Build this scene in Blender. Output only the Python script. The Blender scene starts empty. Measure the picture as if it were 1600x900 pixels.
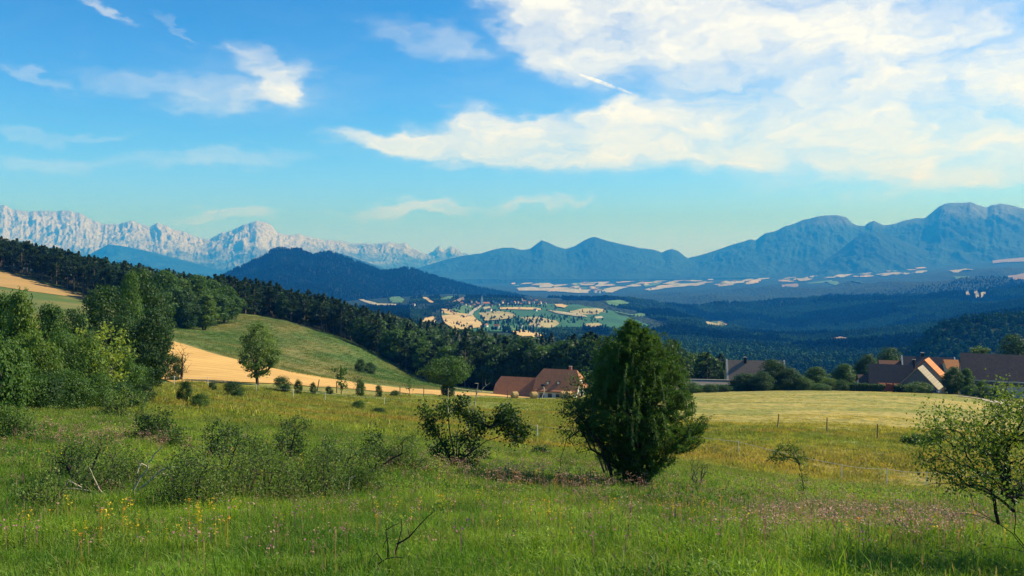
import bpy, bmesh, math, random
import numpy as np
from mathutils import Vector, Matrix
from mathutils.geometry import delaunay_2d_cdt

S = bpy.context.scene
COL = S.collection
R = math.radians
rng = np.random.default_rng(7)
random.seed(7)

# ------------------------------------------------------------------ camera
F = 1386.0                      # focal length in photo pixels (1600 wide)
EYE = 1.6
HROW = 400.0                    # row of the true horizon in the photo
PITCH = math.atan((450.0 - HROW) / F)
cd = bpy.data.cameras.new('camera')
cd.sensor_width = 36.0
cd.lens = 36.0 * F / 1600.0
cd.clip_start = 0.1
cd.clip_end = 200000.0
cam = bpy.data.objects.new('camera', cd)
cam.location = (0, 0, EYE)
cam.rotation_euler = (R(90) - PITCH, 0, 0)
COL.objects.link(cam)
S.camera = cam

# ------------------------------------------------------------------ light
SUN_AZ = R(72)                  # clockwise from the view direction (+Y)
SUN_EL = R(38)
sd = bpy.data.lights.new('sun', 'SUN')
sd.energy = 5.0
sd.angle = R(0.5)
sd.color = (1.0, 0.92, 0.76)
sun = bpy.data.objects.new('sun', sd)
to_sun = Vector((math.sin(SUN_AZ) * math.cos(SUN_EL), math.cos(SUN_AZ) * math.cos(SUN_EL), math.sin(SUN_EL)))
sun.rotation_euler = to_sun.to_track_quat('Z', 'Y').to_euler()
sun.location = (200, 60, 150)
COL.objects.link(sun)

S.view_settings.view_transform = 'Standard'
S.view_settings.look = 'None'
S.view_settings.gamma = 1
S.view_settings.use_curve_mapping = False
S.view_settings.exposure = 0.5
S.render.engine = 'CYCLES'
cy = S.cycles
cy.use_denoising = True
cy.denoising_prefilter = 'ACCURATE'
cy.max_bounces = 5
cy.diffuse_bounces = 2
cy.glossy_bounces = 1
cy.transmission_bounces = 3
cy.transparent_max_bounces = 8
cy.volume_bounces = 0
cy.sample_clamp_indirect = 4
cy.caustics_reflective = False
cy.caustics_refractive = False

# ------------------------------------------------------------------ node helpers
class NT:
    def __init__(s, tree):
        s.t = tree
    def n(s, typ, **kw):
        nd = s.t.nodes.new(typ)
        for k, v in kw.items():
            setattr(nd, k, v)
        return nd
    def l(s, a, b):
        s.t.links.new(a, b)
    def put(s, sock, v):
        if hasattr(v, 'is_linked') or hasattr(v, 'links'):
            s.l(v, sock)
        elif v is not None:
            sock.default_value = v
    def m(s, op, a, b=None, c=None, clamp=False):
        nd = s.n('ShaderNodeMath', operation=op)
        nd.use_clamp = clamp
        s.put(nd.inputs[0], a)
        if b is not None: s.put(nd.inputs[1], b)
        if c is not None: s.put(nd.inputs[2], c)
        return nd.outputs[0]
    def ss(s, v, a, b):           # smoothstep
        nd = s.n('ShaderNodeMapRange', interpolation_type='SMOOTHSTEP')
        s.put(nd.inputs[0], v); nd.inputs[1].default_value = a; nd.inputs[2].default_value = b
        return nd.outputs[0]
    def mix(s, f, a, b, blend='MIX'):
        nd = s.n('ShaderNodeMix', data_type='RGBA', blend_type=blend)
        s.put(nd.inputs[0], f)
        s.put(nd.inputs[6], a if not isinstance(a, tuple) else (*a[:3], 1))
        s.put(nd.inputs[7], b if not isinstance(b, tuple) else (*b[:3], 1))
        return nd.outputs[2]
    def noise(s, vec, scale, detail=4, rough=0.55, dist=0.0):
        nd = s.n('ShaderNodeTexNoise')
        if vec is not None: s.l(vec, nd.inputs['Vector'])
        nd.inputs['Scale'].default_value = scale
        nd.inputs['Detail'].default_value = detail
        nd.inputs['Roughness'].default_value = rough
        nd.inputs['Distortion'].default_value = dist
        return nd.outputs['Fac']
    def mapping(s, vec, scale=(1, 1, 1), rot=(0, 0, 0), loc=(0, 0, 0)):
        nd = s.n('ShaderNodeMapping')
        s.l(vec, nd.inputs[0])
        nd.inputs['Location'].default_value = loc
        nd.inputs['Rotation'].default_value = rot
        nd.inputs['Scale'].default_value = scale
        return nd.outputs[0]

# ------------------------------------------------------------------ sky with cirrus
W = bpy.data.worlds.new('World')
S.world = W
W.use_nodes = True
W.node_tree.nodes.clear()
w = NT(W.node_tree)
sky = w.n('ShaderNodeTexSky', sky_type='NISHITA')
sky.sun_disc = False
sky.sun_elevation = SUN_EL
sky.sun_rotation = SUN_AZ
sky.altitude = 900
sky.air_density = 1.0
sky.dust_density = 0.5
sky.ozone_density = 1.6
tc = w.n('ShaderNodeTexCoord')
sep = w.n('ShaderNodeSeparateXYZ'); w.l(tc.outputs['Generated'], sep.inputs[0])
dx, dy, dz = sep.outputs
az = w.m('ARCTAN2', dx, dy)
el = w.m('ARCSINE', dz)
cmb = w.n('ShaderNodeCombineXYZ'); w.l(az, cmb.inputs[0]); w.l(el, cmb.inputs[1])
ae = cmb.outputs[0]
# the layer's own plane, so that the streaks foreshorten towards the horizon
zz = w.m('ADD', w.m('MAXIMUM', dz, 0.0), 0.12)
cm2 = w.n('ShaderNodeCombineXYZ'); w.l(w.m('DIVIDE', dx, zz), cm2.inputs[0]); w.l(w.m('DIVIDE', dy, zz), cm2.inputs[1])
pl = cm2.outputs[0]

def ae_of(px, py):
    b = (450.0 - py) / F; a = (px - 800.0) / F
    v = Vector((a, math.cos(PITCH) + b * math.sin(PITCH), -math.sin(PITCH) + b * math.cos(PITCH))).normalized()
    return math.atan2(v.x, v.y), math.asin(v.z)

wn = w.n('ShaderNodeTexNoise'); w.l(w.mapping(ae, (1, 1.9, 1)), wn.inputs['Vector'])
wn.inputs['Scale'].default_value = 7.0; wn.inputs['Detail'].default_value = 5; wn.inputs['Roughness'].default_value = 0.6
wv = w.n('ShaderNodeVectorMath', operation='SUBTRACT'); w.l(wn.outputs['Color'], wv.inputs[0]); wv.inputs[1].default_value = (0.5, 0.5, 0.5)
ws = w.n('ShaderNodeVectorMath', operation='MULTIPLY'); w.l(wv.outputs[0], ws.inputs[0]); ws.inputs[1].default_value = (0.16, 0.075, 0)
wa = w.n('ShaderNodeVectorMath', operation='ADD'); w.l(ae, wa.inputs[0]); w.l(ws.outputs[0], wa.inputs[1])
aew = wa.outputs[0]
wn2 = w.n('ShaderNodeTexNoise'); w.l(w.mapping(ae, (1, 2.2, 1)), wn2.inputs['Vector'])
wn2.inputs['Scale'].default_value = 30.0; wn2.inputs['Detail'].default_value = 4
wv2 = w.n('ShaderNodeVectorMath', operation='SUBTRACT'); w.l(wn2.outputs['Color'], wv2.inputs[0]); wv2.inputs[1].default_value = (0.5, 0.5, 0.5)
ws2 = w.n('ShaderNodeVectorMath', operation='MULTIPLY'); w.l(wv2.outputs[0], ws2.inputs[0]); ws2.inputs[1].default_value = (0.05, 0.022, 0)
wa2 = w.n('ShaderNodeVectorMath', operation='ADD'); w.l(aew, wa2.inputs[0]); w.l(ws2.outputs[0], wa2.inputs[1])
aew = wa2.outputs[0]

def blob(px, py, rx, ry, deg, amp, vec=None):
    a0, e0 = ae_of(px, py)
    mp = w.n('ShaderNodeMapping', vector_type='TEXTURE')
    w.l(vec or aew, mp.inputs[0])
    mp.inputs['Location'].default_value = (a0, e0, 0)
    mp.inputs['Rotation'].default_value = (0, 0, R(deg))
    mp.inputs['Scale'].default_value = (rx / F, ry / F, 1)
    ln = w.n('ShaderNodeVectorMath', operation='LENGTH'); w.l(mp.outputs[0], ln.inputs[0])
    nd = w.n('ShaderNodeMapRange', interpolation_type='SMOOTHERSTEP')
    w.l(ln.outputs['Value'], nd.inputs[0])
    nd.inputs[1].default_value = 1.25; nd.inputs[2].default_value = 0.25; nd.inputs[3].default_value = 0; nd.inputs[4].default_value = amp
    return nd.outputs[0]

CL = [(1010, 20, 260, 75, -4, 1.15), (1230, 60, 190, 95, 12, 1.2), (880, 70, 120, 60, -20, 0.8), (1240, -60, 420, 70, 0, 1.0),
      (1480, 30, 200, 50, 14, 0.45), (1440, 90, 120, 26, 20, 0.75), (1560, 130, 160, 55, 10, 0.85),
      (1420, 195, 380, 62, 2, 1.15), (1600, 215, 260, 75, 0, 1.2), (1080, 212, 330, 60, 4, 1.25), (800, 225, 260, 42, 2, 1.15),
      (740, 200, 70, 34, -15, 0.6), (620, 228, 130, 24, -6, 0.85), (990, 168, 150, 22, 6, 0.5),
      (400, 92, 70, 34, -35, 0.66), (440, 128, 80, 26, 22, 0.62), (380, 150, 130, 24, 6, 0.36), (240, 118, 140, 22, 0, 0.38),
      (160, 24, 50, 11, -22, 0.6), (50, 114, 60, 12, -14, 0.5), (268, 38, 30, 8, -40, 0.35),
      (670, 50, 110, 30, -8, 0.5), (360, 255, 140, 18, 3, 0.42), (90, 250, 130, 16, 0, 0.36), (350, 332, 100, 12, 0, 0.6),
      (640, 327, 130, 10, 0, 0.68), (845, 317, 110, 9, 3, 0.55), (90, 205, 130, 10, -3, 0.3), (1500, 260, 260, 40, 0, 0.7), (1400, 120, 420, 190, 0, 0.42), (1050, 130, 420, 120, 0, 0.16), (420, 120, 190, 70, 0, 0.16)]
acc = None
for c in CL:
    b_ = blob(*c)
    acc = b_ if acc is None else w.m('ADD', acc, b_)
# the rest of the dome: thin broken sheets
far_c = w.ss(w.noise(w.mapping(pl, (0.35, 0.9, 1), (0, 0, 0.3)), 1.1, 6, 0.6, 0.4), 0.56, 0.95)
outside = w.ss(w.m('ABSOLUTE', az), 0.62, 0.85)
above = w.ss(el, 0.42, 0.6)
acc = w.m('ADD', acc, w.m('MULTIPLY', far_c, w.m('MAXIMUM', outside, above)))
n1 = w.noise(w.mapping(aew, (1.0, 2.6, 1), (0, 0, R(-7))), 8, 10, 0.60, 0.15)
n2 = w.noise(w.mapping(aew, (1.0, 1.7, 1), (0, 0, R(20))), 26, 7, 0.62, 0.2)
tex = w.m('ADD', w.m('MULTIPLY', n1, 1.1), w.m('MULTIPLY', n2, 0.30))
tex = w.m('ADD', tex, 0.075)
cov = w.m('MINIMUM', acc, 1.05)
dens = w.m('ADD', cov, w.m('MULTIPLY', w.m('MULTIPLY', w.m('SUBTRACT', tex, 0.80), 2.2), w.m('ADD', w.m('MULTIPLY', cov, 0.9), 0.10)))
cloud = w.ss(dens, -0.18, 1.72)
trail = w.m('MULTIPLY', blob(935, 127, 72, 4.2, -20.5, 1.0, ae), 1.0)
cloud = w.m('MAXIMUM', cloud, w.m('MULTIPLY', trail, w.ss(n2, 0.2, 0.6)))
# grade of the photograph's sky
tint = w.mix(w.ss(el, 0.06, 0.30), w.mix(w.ss(el, -0.02, 0.14), (0.72, 1.04, 3.6), (0.44, 1.02, 1.85)), (0.13, 0.74, 1.34))
skc = w.mix(1.0, sky.outputs[0], tint, 'MULTIPLY')
cc = w.mix(w.ss(n2, 0.3, 0.75), (9.1, 8.9, 8.1), (9.7, 9.4, 8.3))
skc = w.mix(1.0, skc, w.mix(w.ss(el, 0.42, 0.9), (1, 1, 1), (0.55, 0.6, 0.65)), 'MULTIPLY')
out = w.mix(w.m('MULTIPLY', cloud, 0.97), skc, cc)
bg = w.n('ShaderNodeBackground'); w.l(out, bg.inputs[0]); bg.inputs[1].default_value = 0.093
wo = w.n('ShaderNodeOutputWorld'); w.l(bg.outputs[0], wo.inputs[0])

# ------------------------------------------------------------------ small helpers
def ray(px, py):
    """photo pixel -> (X/Y, (Z-EYE)/Y) of its line of sight"""
    a = (px - 800.0) / F; b = (450.0 - np.asarray(py, float)) / F
    y = math.cos(PITCH) + b * math.sin(PITCH)
    return a / y, (-math.sin(PITCH) + b * math.cos(PITCH)) / y

def at(px, py, Y):
    u, s = ray(px, py)
    return Vector((u * Y, Y, EYE + s * Y))

def vnoise(x, y, seed=0):
    xi = np.floor(x).astype(np.int64); yi = np.floor(y).astype(np.int64)
    xf = x - xi; yf = y - yi
    def h(a, b):
        n = (a * 374761393 + b * 668265263 + seed * 982451653) & 0xffffffff
        n = ((n ^ (n >> 13)) * 1274126177) & 0xffffffff
        return ((n ^ (n >> 16)) & 0xffff) / 32767.5 - 1.0
    sx = xf * xf * xf * (xf * (xf * 6 - 15) + 10); sy = yf * yf * yf * (yf * (yf * 6 - 15) + 10)
    return (h(xi, yi) * (1 - sx) + h(xi + 1, yi) * sx) * (1 - sy) + (h(xi, yi + 1) * (1 - sx) + h(xi + 1, yi + 1) * sx) * sy

def fbm(x, y, octs=5, seed=0, ridged=False, gain=0.5):
    x = np.asarray(x, float); y = np.asarray(y, float)
    r = 0; a = 1.0; t = 0
    for i in range(octs):
        v = vnoise(x + 17.3 * i, y - 9.1 * i, seed + i)
        r = r + a * ((1 - 2 * np.abs(v)) if ridged else v)
        t += a; a *= gain
        x, y = 0.8 * 2 * x + 0.6 * 2 * y, -0.6 * 2 * x + 0.8 * 2 * y
    return r / t

def link(name, me, mat=None, parent=None, label=None, cat=None, group=None, kind=None):
    o = bpy.data.objects.new(name, me)
    COL.objects.link(o)
    if mat is not None and me is not None:
        for m_ in (mat if isinstance(mat, (list, tuple)) else [mat]):
            me.materials.append(m_)
    if parent: o.parent = parent
    return tag(o, label, cat, group, kind)

def tag(o, label=None, cat=None, group=None, kind=None):
    if label: o['label'] = label
    if cat: o['category'] = cat
    if group: o['group'] = group
    if kind: o['kind'] = kind
    return o

def empty(name, loc, rz=0, label=None, cat=None, group=None):
    o = bpy.data.objects.new(name, None)
    o.location = loc; o.rotation_euler = (0, 0, rz)
    o.empty_display_size = 0.3
    COL.objects.link(o)
    return tag(o, label, cat, group)

def np_mesh(name, co, loops, sizes, smooth=False, mats=None):
    """mesh from arrays: co (n,3), flat loop vertex indices, polygon sizes"""
    me = bpy.data.meshes.new(name)
    co = np.ascontiguousarray(co, dtype=np.float32)
    loops = np.ascontiguousarray(loops, dtype=np.int32).ravel()
    sizes = np.ascontiguousarray(sizes, dtype=np.int32)
    me.vertices.add(len(co)); me.vertices.foreach_set('co', co.ravel())
    me.loops.add(len(loops)); me.loops.foreach_set('vertex_index', loops)
    me.polygons.add(len(sizes))
    st = np.zeros(len(sizes), np.int32); st[1:] = np.cumsum(sizes)[:-1]
    me.polygons.foreach_set('loop_start', st)
    if smooth: me.polygons.foreach_set('use_smooth', np.ones(len(sizes), bool))
    if mats is not None: me.polygons.foreach_set('material_index', np.ascontiguousarray(mats, dtype=np.int32))
    me.update(calc_edges=True)
    return me

def grid_mesh(name, X, Y, Z, smooth=True):
    n, m = X.shape
    co = np.stack([X, Y, Z], -1).reshape(-1, 3)
    idx = np.arange(n * m).reshape(n, m)
    a = idx[:-1, :-1]; b = idx[:-1, 1:]; c = idx[1:, 1:]; d = idx[1:, :-1]
    q = np.stack([a, b, c, d], -1).reshape(-1, 4)
    return np_mesh(name, co, q, np.full(len(q), 4), smooth)

def attr_float(me, name, vals, domain='POINT'):
    at_ = me.attributes.new(name, 'FLOAT', domain)
    at_.data.foreach_set('value', np.ascontiguousarray(vals, dtype=np.float32).ravel())

class TPS:
    """smooth surface through scattered control values"""
    def __init__(s, P, V, lam=1e-4):
        s.P = np.asarray(P, float); V = np.asarray(V, float); n = len(V)
        K = s.k(s.P, s.P) + lam * np.eye(n)
        A = np.zeros((n + 3, n + 3)); A[:n, :n] = K; A[:n, n] = 1; A[:n, n + 1:] = s.P; A[n, :n] = 1; A[n + 1:, :n] = s.P.T
        s.w = np.linalg.solve(A, np.concatenate([V, np.zeros(3)]))
    def k(s, a, b):
        d2 = ((a[:, None, :] - b[None, :, :]) ** 2).sum(-1)
        return 0.5 * d2 * np.log(d2 + 1e-12)
    def __call__(s, x, y):
        sh = np.shape(x); q = np.stack([np.ravel(x), np.ravel(y)], -1).astype(float)
        out = np.empty(len(q)); n = len(s.P)
        for i in range(0, len(q), 40000):
            c = q[i:i + 40000]
            out[i:i + 40000] = s.k(c, s.P) @ s.w[:n] + s.w[n] + c @ s.w[n + 1:]
        return out.reshape(sh)

# ================================================================== TERRAIN FUNCTIONS
NEAR_CP = [  # photo column, photo row, distance along the view axis (m)
 (0,900,5.8),(800,900,5.8),(1600,900,5.8),(0,800,10),(990,832,10),(1600,835,10),(450,815,10),
 (300,752,16),(0,715,20),(560,765,18),(990,765,24),(700,722,30),(1250,775,25),(1600,800,24),(640,742,22),(200,700,25),
 (0,652,34),(200,640,48),(0,620,60),(-300,640,34),(-300,600,70),
 (840,684,62),(1155,728,47),(1317,754,47),(1450,760,47),(1600,768,47),(1900,790,47),(1465,694,70),(1372,686,76),(1293,675,80),(1215,670,84),(1600,705,72),(1900,730,72),
 (460,621,99),(508,624,101),(400,600,110),(325,602,100),(233,600,95),(130,598,75),(660,618,150),(560,614,125),(800,622,222),(845,620,240),
 (265,590,110),(265,531,200),(400,572,172),(500,592,182),(680,610,222),(265,502,280),(400,500,300),(560,545,300),(655,592,290),(740,608,262),
 (0,490,220),(0,422,372),(145,466,330),(100,482,250),(-300,470,220),(-300,395,372),
 (1100,621,165),(1300,617,172),(1500,624,170),(1560,636,160),(1700,650,150),(1450,613,235),(1200,610,235),(1600,620,235),(1900,650,235),(1000,616,235),
 (0,415,450),(200,450,450),(430,498,450),(650,540,430),(900,585,420),(1100,600,400),(1400,610,400),(1600,612,400),(1900,640,400),
 (-300,388,450),(0,470,800),(430,540,800),(900,620,800),(1400,640,800),(1900,660,800),(-300,440,800)]
_p = []; _v = []
for px, py, Y in NEAR_CP:
    u, s_ = ray(px, py)
    _p.append((float(u) * 1.6, math.log(Y))); _v.append((-float(s_) * Y - EYE) / Y)
_near = TPS(_p, _v, 2e-4)
def ground(X, Y):
    """height of the near ground (to ~800 m)"""
    X = np.asarray(X, float); Y = np.asarray(Y, float)
    Yc = np.clip(Y, 5.0, 900.0)
    u = np.clip(X / Yc, -1.05, 1.05)
    t = _near(u * 1.6, np.log(Yc))
    z = -Yc * t
    z = np.where(Y < 5.0, z + (5.0 - np.maximum(Y, -60)) * 0.05, z)
    amp = np.clip(Yc / 60, 0.1, 1.2)
    return z + amp * 0.16 * fbm(X / 9.0, Y / 9.0, 4, 3) * np.clip(1.6 - Yc / 400, 0, 1)
def gz(x, y):
    return float(ground(np.array([x]), np.array([y]))[0])
def on_ground(px, Y):
    u, _ = ray(px, 600)
    x = float(u) * Y
    return Vector((x, Y, gz(x, Y)))
def hit_near(px, py, y0=5.0, y1=600.0):
    u, s_ = ray(px, py); u = float(u); s_ = float(s_)
    Ys = np.exp(np.linspace(math.log(y0), math.log(y1), 700))
    g = ground(u * Ys, Ys) - (EYE + s_ * Ys)
    k = np.argmax(g > 0)
    Y = Ys[k] if g[k] > 0 else y1
    return Vector((u * Y, Y, gz(u * Y, Y)))

FAR_CP = [
 (-200,600,800),(300,610,800),(800,620,800),(1300,650,800),(1800,680,800),
 (-200,520,1500),(300,520,1500),(600,520,1250),(740,520,1250),(850,528,1300),(800,512,1700),
 (-200,490,3000),(300,485,3000),(640,478,2900),(760,476,2900),(860,484,2800),(680,500,2000),(800,498,2100),(920,505,2200),(960,500,2600),
 (600,465,4200),(800,462,4200),(880,468,4200),(-200,465,4200),
 (1000,540,1700),(1120,545,1500),(1100,515,2500),(1250,575,1300),(1230,545,2000),(1180,520,2900),(1330,530,2300),(1400,508,2900),(1500,486,3300),(1600,470,3500),
 (1450,560,1500),(1600,540,1500),(1900,520,1500),(1300,500,3300),(1450,462,4300),(1600,446,4700),(1900,430,5000),(1240,478,4300),
 (1000,482,5200),(1150,474,5400),(900,462,6800),(1100,458,7200),(1300,447,7800),(1500,430,7600),(1700,420,8000),(1900,415,8000),
 (850,452,8600),(1000,452,8800),(1180,445,9200),(1400,432,9400),
 (850,443,11500),(1000,441,11500),(1200,435,11500),(1400,422,11500),(1600,405,11500),(1900,395,11500),(600,445,11500),(300,450,11500),(-200,450,11500),
 (-200,440,16000),(400,440,16000),(900,438,16000),(1300,430,16000),(1900,420,16000),(-200,436,34000),(600,436,34000),(1300,430,34000),(1900,425,34000)]
_p = []; _v = []
for px, py, Y in FAR_CP:
    u, s_ = ray(px, py)
    _p.append((float(u) * 2.0, math.log(Y))); _v.append(float(s_))
_far = TPS(_p, _v, 5e-4)
def valley(X, Y):
    X = np.asarray(X, float); Y = np.asarray(Y, float)
    Yc = np.clip(Y, 700, 34000)
    u = np.clip(X / Yc, -1.1, 1.1)
    z = EYE + Yc * _far(u * 2.0, np.log(Yc))
    px = 800 + u * F
    wooded = 1 / (1 + np.exp(-(px - 900 - (Yc - 2500) * 0.02) / 60.0))       # broken relief only on the wooded flank to the right
    amp = np.clip(Yc / 4000, 0.25, 1.0) * (0.12 + 0.88 * wooded)
    amp = amp * np.clip((13500 - Yc) / 3000, 0.1, 1) * np.where(Yc > 7800, 0.45, 1)
    r1 = fbm(X / 1050 + 3, Y / 1500, 5, 31, True)
    r2 = fbm(X / 330, Y / 420, 4, 47)
    return z + amp * (70 * (r1 - 0.1) + 16 * r2)
def vz(x, y):
    return float(valley(np.array([x]), np.array([y]))[0])
def hit_far(px, py, y0=900.0, y1=14000.0):
    px = np.atleast_1d(np.asarray(px, float)); py = np.atleast_1d(np.asarray(py, float))
    out = np.zeros((len(px), 3))
    Ys = np.exp(np.linspace(math.log(y0), math.log(y1), 900))
    for i in range(len(px)):
        u, s_ = ray(px[i], py[i]); u = float(u); s_ = float(s_)
        g = valley(u * Ys, Ys) - (EYE + s_ * Ys)
        k = int(np.argmax(g > 0))
        if g[k] <= 0: k = len(Ys) - 1
        elif k > 0:
            a, b = g[k - 1], g[k]
            Y = Ys[k - 1] + (Ys[k] - Ys[k - 1]) * (-a / (b - a))
            out[i] = (u * Y, Y, EYE + s_ * Y); continue
        out[i] = (u * Ys[k], Ys[k], EYE + s_ * Ys[k])
    return out

# ================================================================== GROUND MATERIALS
def new_mat(name):
    m = bpy.data.materials.new(name); m.use_nodes = True
    m.node_tree.nodes.clear()
    return m, NT(m.node_tree)

def finish(m, t, color, rough=0.9, bump=None, bump_d=0.1, bump_s=0.6, spec=0.2, transl=None):
    b = t.n('ShaderNodeBsdfPrincipled')
    t.put(b.inputs['Base Color'], color if not isinstance(color, tuple) else (*color[:3], 1))
    t.put(b.inputs['Roughness'], rough)
    b.inputs['Specular IOR Level'].default_value = spec
    if bump is not None:
        bp = t.n('ShaderNodeBump'); bp.inputs['Strength'].default_value = bump_s; bp.inputs['Distance'].default_value = bump_d
        t.l(bump, bp.inputs['Height']); t.l(bp.outputs[0], b.inputs['Normal'])
    out = b.outputs[0]
    if transl is not None:
        tr = t.n('ShaderNodeBsdfTranslucent'); t.put(tr.inputs[0], transl if not isinstance(transl, tuple) else (*transl[:3], 1))
        mx = t.n('ShaderNodeMixShader'); mx.inputs[0].default_value = 0.35
        t.l(out, mx.inputs[1]); t.l(tr.outputs[0], mx.inputs[2]); out = mx.outputs[0]
    o = t.n('ShaderNodeOutputMaterial'); t.l(out, o.inputs[0])
    return m

# --- the colour of the near vegetation as a function of place only, shared by the ground sheet and by the grass on it
def meadow_group():
    g = bpy.data.node_groups.new('meadow_colour', 'ShaderNodeTree')
    g.interface.new_socket('Position', in_out='INPUT', socket_type='NodeSocketVector')
    g.interface.new_socket('Color', in_out='OUTPUT', socket_type='NodeSocketColor')
    t = NT(g)
    gi = t.n('NodeGroupInput'); go = t.n('NodeGroupOutput')
    P = gi.outputs[0]
    sp = t.n('ShaderNodeSeparateXYZ'); t.l(P, sp.inputs[0])
    X, Y, _ = sp.outputs
    nbig = t.noise(t.mapping(P, (1, 0.6, 0)), 0.035, 3, 0.6)
    nmid = t.noise(t.mapping(P, (1, 0.7, 0)), 0.16, 4, 0.65)
    nfin = t.noise(t.mapping(P, (1, 1, 0)), 0.9, 4, 0.7)
    lush = t.mix(t.ss(nmid, 0.35, 0.65), (0.055, 0.145, 0.020), (0.215, 0.315, 0.042))
    lush = t.mix(t.ss(nfin, 0.45, 0.75), lush, (0.210, 0.260, 0.055))
    olive = t.mix(t.ss(nmid, 0.35, 0.65), (0.185, 0.210, 0.046), (0.290, 0.265, 0.072))
    olive = t.mix(t.ss(nfin, 0.4, 0.7), olive, (0.130, 0.200, 0.036))
    dry = t.mix(t.ss(nfin, 0.35, 0.7), (0.34, 0.225, 0.070), (0.21, 0.175, 0.048))
    # lush near the camera, olive from ~30 m, dry streaks
    far = t.ss(t.m('ADD', Y, t.m('MULTIPLY', t.m('SUBTRACT', nbig, 0.5), 50)), 24, 62)
    col = t.mix(far, lush, olive)
    st = t.noise(t.mapping(P, (0.35, 1, 0), (0, 0, R(-6))), 0.11, 4, 0.6)
    col = t.mix(t.m('MULTIPLY', t.ss(st, 0.50, 0.66), t.m('MULTIPLY', far, 0.85)), col, dry)
    # patches of brownish seed heads near
    col = t.mix(t.m('MULTIPLY', t.ss(t.noise(t.mapping(P, (1, 0.7, 0)), 0.23, 3, 0.6), 0.56, 0.7), 0.35), col, (0.19, 0.15, 0.075))
    # the mown field on the right beyond the wooden posts: X/Y > .13, Y > 78
    uu = t.m('DIVIDE', X, t.m('MAXIMUM', Y, 1.0))
    mow = t.m('MULTIPLY', t.ss(uu, 0.09, 0.14), t.ss(t.m('SUBTRACT', Y, t.m('MULTIPLY', uu, -18)), 88, 93))
    m1 = t.noise(t.mapping(P, (0.45, 1, 0), (0, 0, R(8))), 0.07, 7, 0.72, 0.8)
    m2 = t.noise(t.mapping(P, (1, 1, 0)), 0.55, 3, 0.7)
    mc = t.mix(t.ss(m1, 0.40, 0.62), (0.215, 0.235, 0.052), (0.43, 0.345, 0.11))
    mc = t.mix(t.m('MULTIPLY', t.ss(m2, 0.35, 0.7), 0.4), mc, (0.24, 0.20, 0.06))
    col = t.mix(mow, col, mc)
    # tall dry belt along the electric fence, right of the juniper
    belt = t.m('MULTIPLY', t.m('MULTIPLY', t.ss(uu, 0.13, 0.2), t.ss(t.m('ADD', Y, t.m('MULTIPLY', nmid, 6)), 45, 51)),
               t.ss(t.m('ADD', Y, t.m('MULTIPLY', nbig, 10)), 74, 63))
    col = t.mix(t.m('MULTIPLY', t.m('MULTIPLY', belt, 0.8), t.ss(nfin, 0.32, 0.6)), col, (0.30, 0.225, 0.085))
    vv = t.noise(t.mapping(P, (1, 0.8, 0)), 0.75, 5, 0.7, 0.5)
    col = t.mix(1.0, col, t.mix(t.ss(vv, 0.34, 0.66), (0.66, 0.72, 0.66), (1.36, 1.26, 1.15)), 'MULTIPLY')
    t.l(col, go.inputs[0])
    return g
MEADOW = meadow_group()

# --- terrain sheet near: meadow, green hillock, upper field, forest floor
m_ground, t = new_mat('meadow_ground')
geo = t.n('ShaderNodeNewGeometry')
gr = t.n('ShaderNodeGroup'); gr.node_tree = MEADOW; t.l(geo.outputs['Position'], gr.inputs[0])
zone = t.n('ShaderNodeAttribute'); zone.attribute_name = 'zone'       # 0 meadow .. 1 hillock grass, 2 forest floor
zf = zone.outputs['Fac']
P = geo.outputs['Position']
h1 = t.noise(t.mapping(P, (1, 0.5, 0)), 0.035, 5, 0.6); h2 = t.noise(t.mapping(P, (1, 1, 0)), 0.25, 4, 0.7)
hill = t.mix(t.ss(h1, 0.40, 0.62), (0.085, 0.135, 0.030), (0.205, 0.180, 0.058))
hill = t.mix(t.m('MULTIPLY', t.ss(h2, 0.5, 0.7), 0.5), hill, (0.06, 0.095, 0.022))
col = t.mix(t.ss(zf, 0.3, 0.7), gr.outputs[0], hill)
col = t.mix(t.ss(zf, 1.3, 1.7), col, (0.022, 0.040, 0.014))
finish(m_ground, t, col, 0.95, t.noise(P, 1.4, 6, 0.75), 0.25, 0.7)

NU, NY = 420, 520
Yl = np.concatenate([np.linspace(-60, 4.5, 24), np.exp(np.linspace(math.log(5.0), math.log(800), NY))])
Ul = np.linspace(-1.0, 1.0, NU)
YY, UU = np.meshgrid(Yl, Ul, indexing='ij')
XX = UU * np.maximum(YY, 9.0) * 1.02 + np.sign(UU) * np.where(YY < 9, 1, 0) * np.abs(UU) * (np.minimum(60, 60 - np.minimum(YY, 60))) * 0.6
XX = np.where(YY < 9, UU * (9.18 + 36.0), UU * (YY * 1.02 + 36.0 * np.clip((60 - YY) / 51, 0, 1)))
ZZ = ground(XX, YY)
me = grid_mesh('meadow', XX, YY, ZZ)
pxs = 800 + F * XX / np.maximum(YY, 5)
zone_v = np.zeros_like(XX)
# beyond the wheat's far edge: hillock; further: forest floor
edge_far = np.interp(pxs, [-300, 150, 265, 400, 500, 560, 680, 760], [230, 215, 200, 172, 182, 195, 222, 250])
zone_v = np.where((YY > edge_far) & (pxs < 745), 1.0, zone_v)
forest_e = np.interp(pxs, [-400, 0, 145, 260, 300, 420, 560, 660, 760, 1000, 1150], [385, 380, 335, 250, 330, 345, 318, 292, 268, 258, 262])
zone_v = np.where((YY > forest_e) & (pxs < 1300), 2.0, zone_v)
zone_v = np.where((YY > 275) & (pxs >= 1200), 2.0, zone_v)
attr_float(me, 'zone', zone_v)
link('meadow', me, m_ground, kind='structure')

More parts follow.
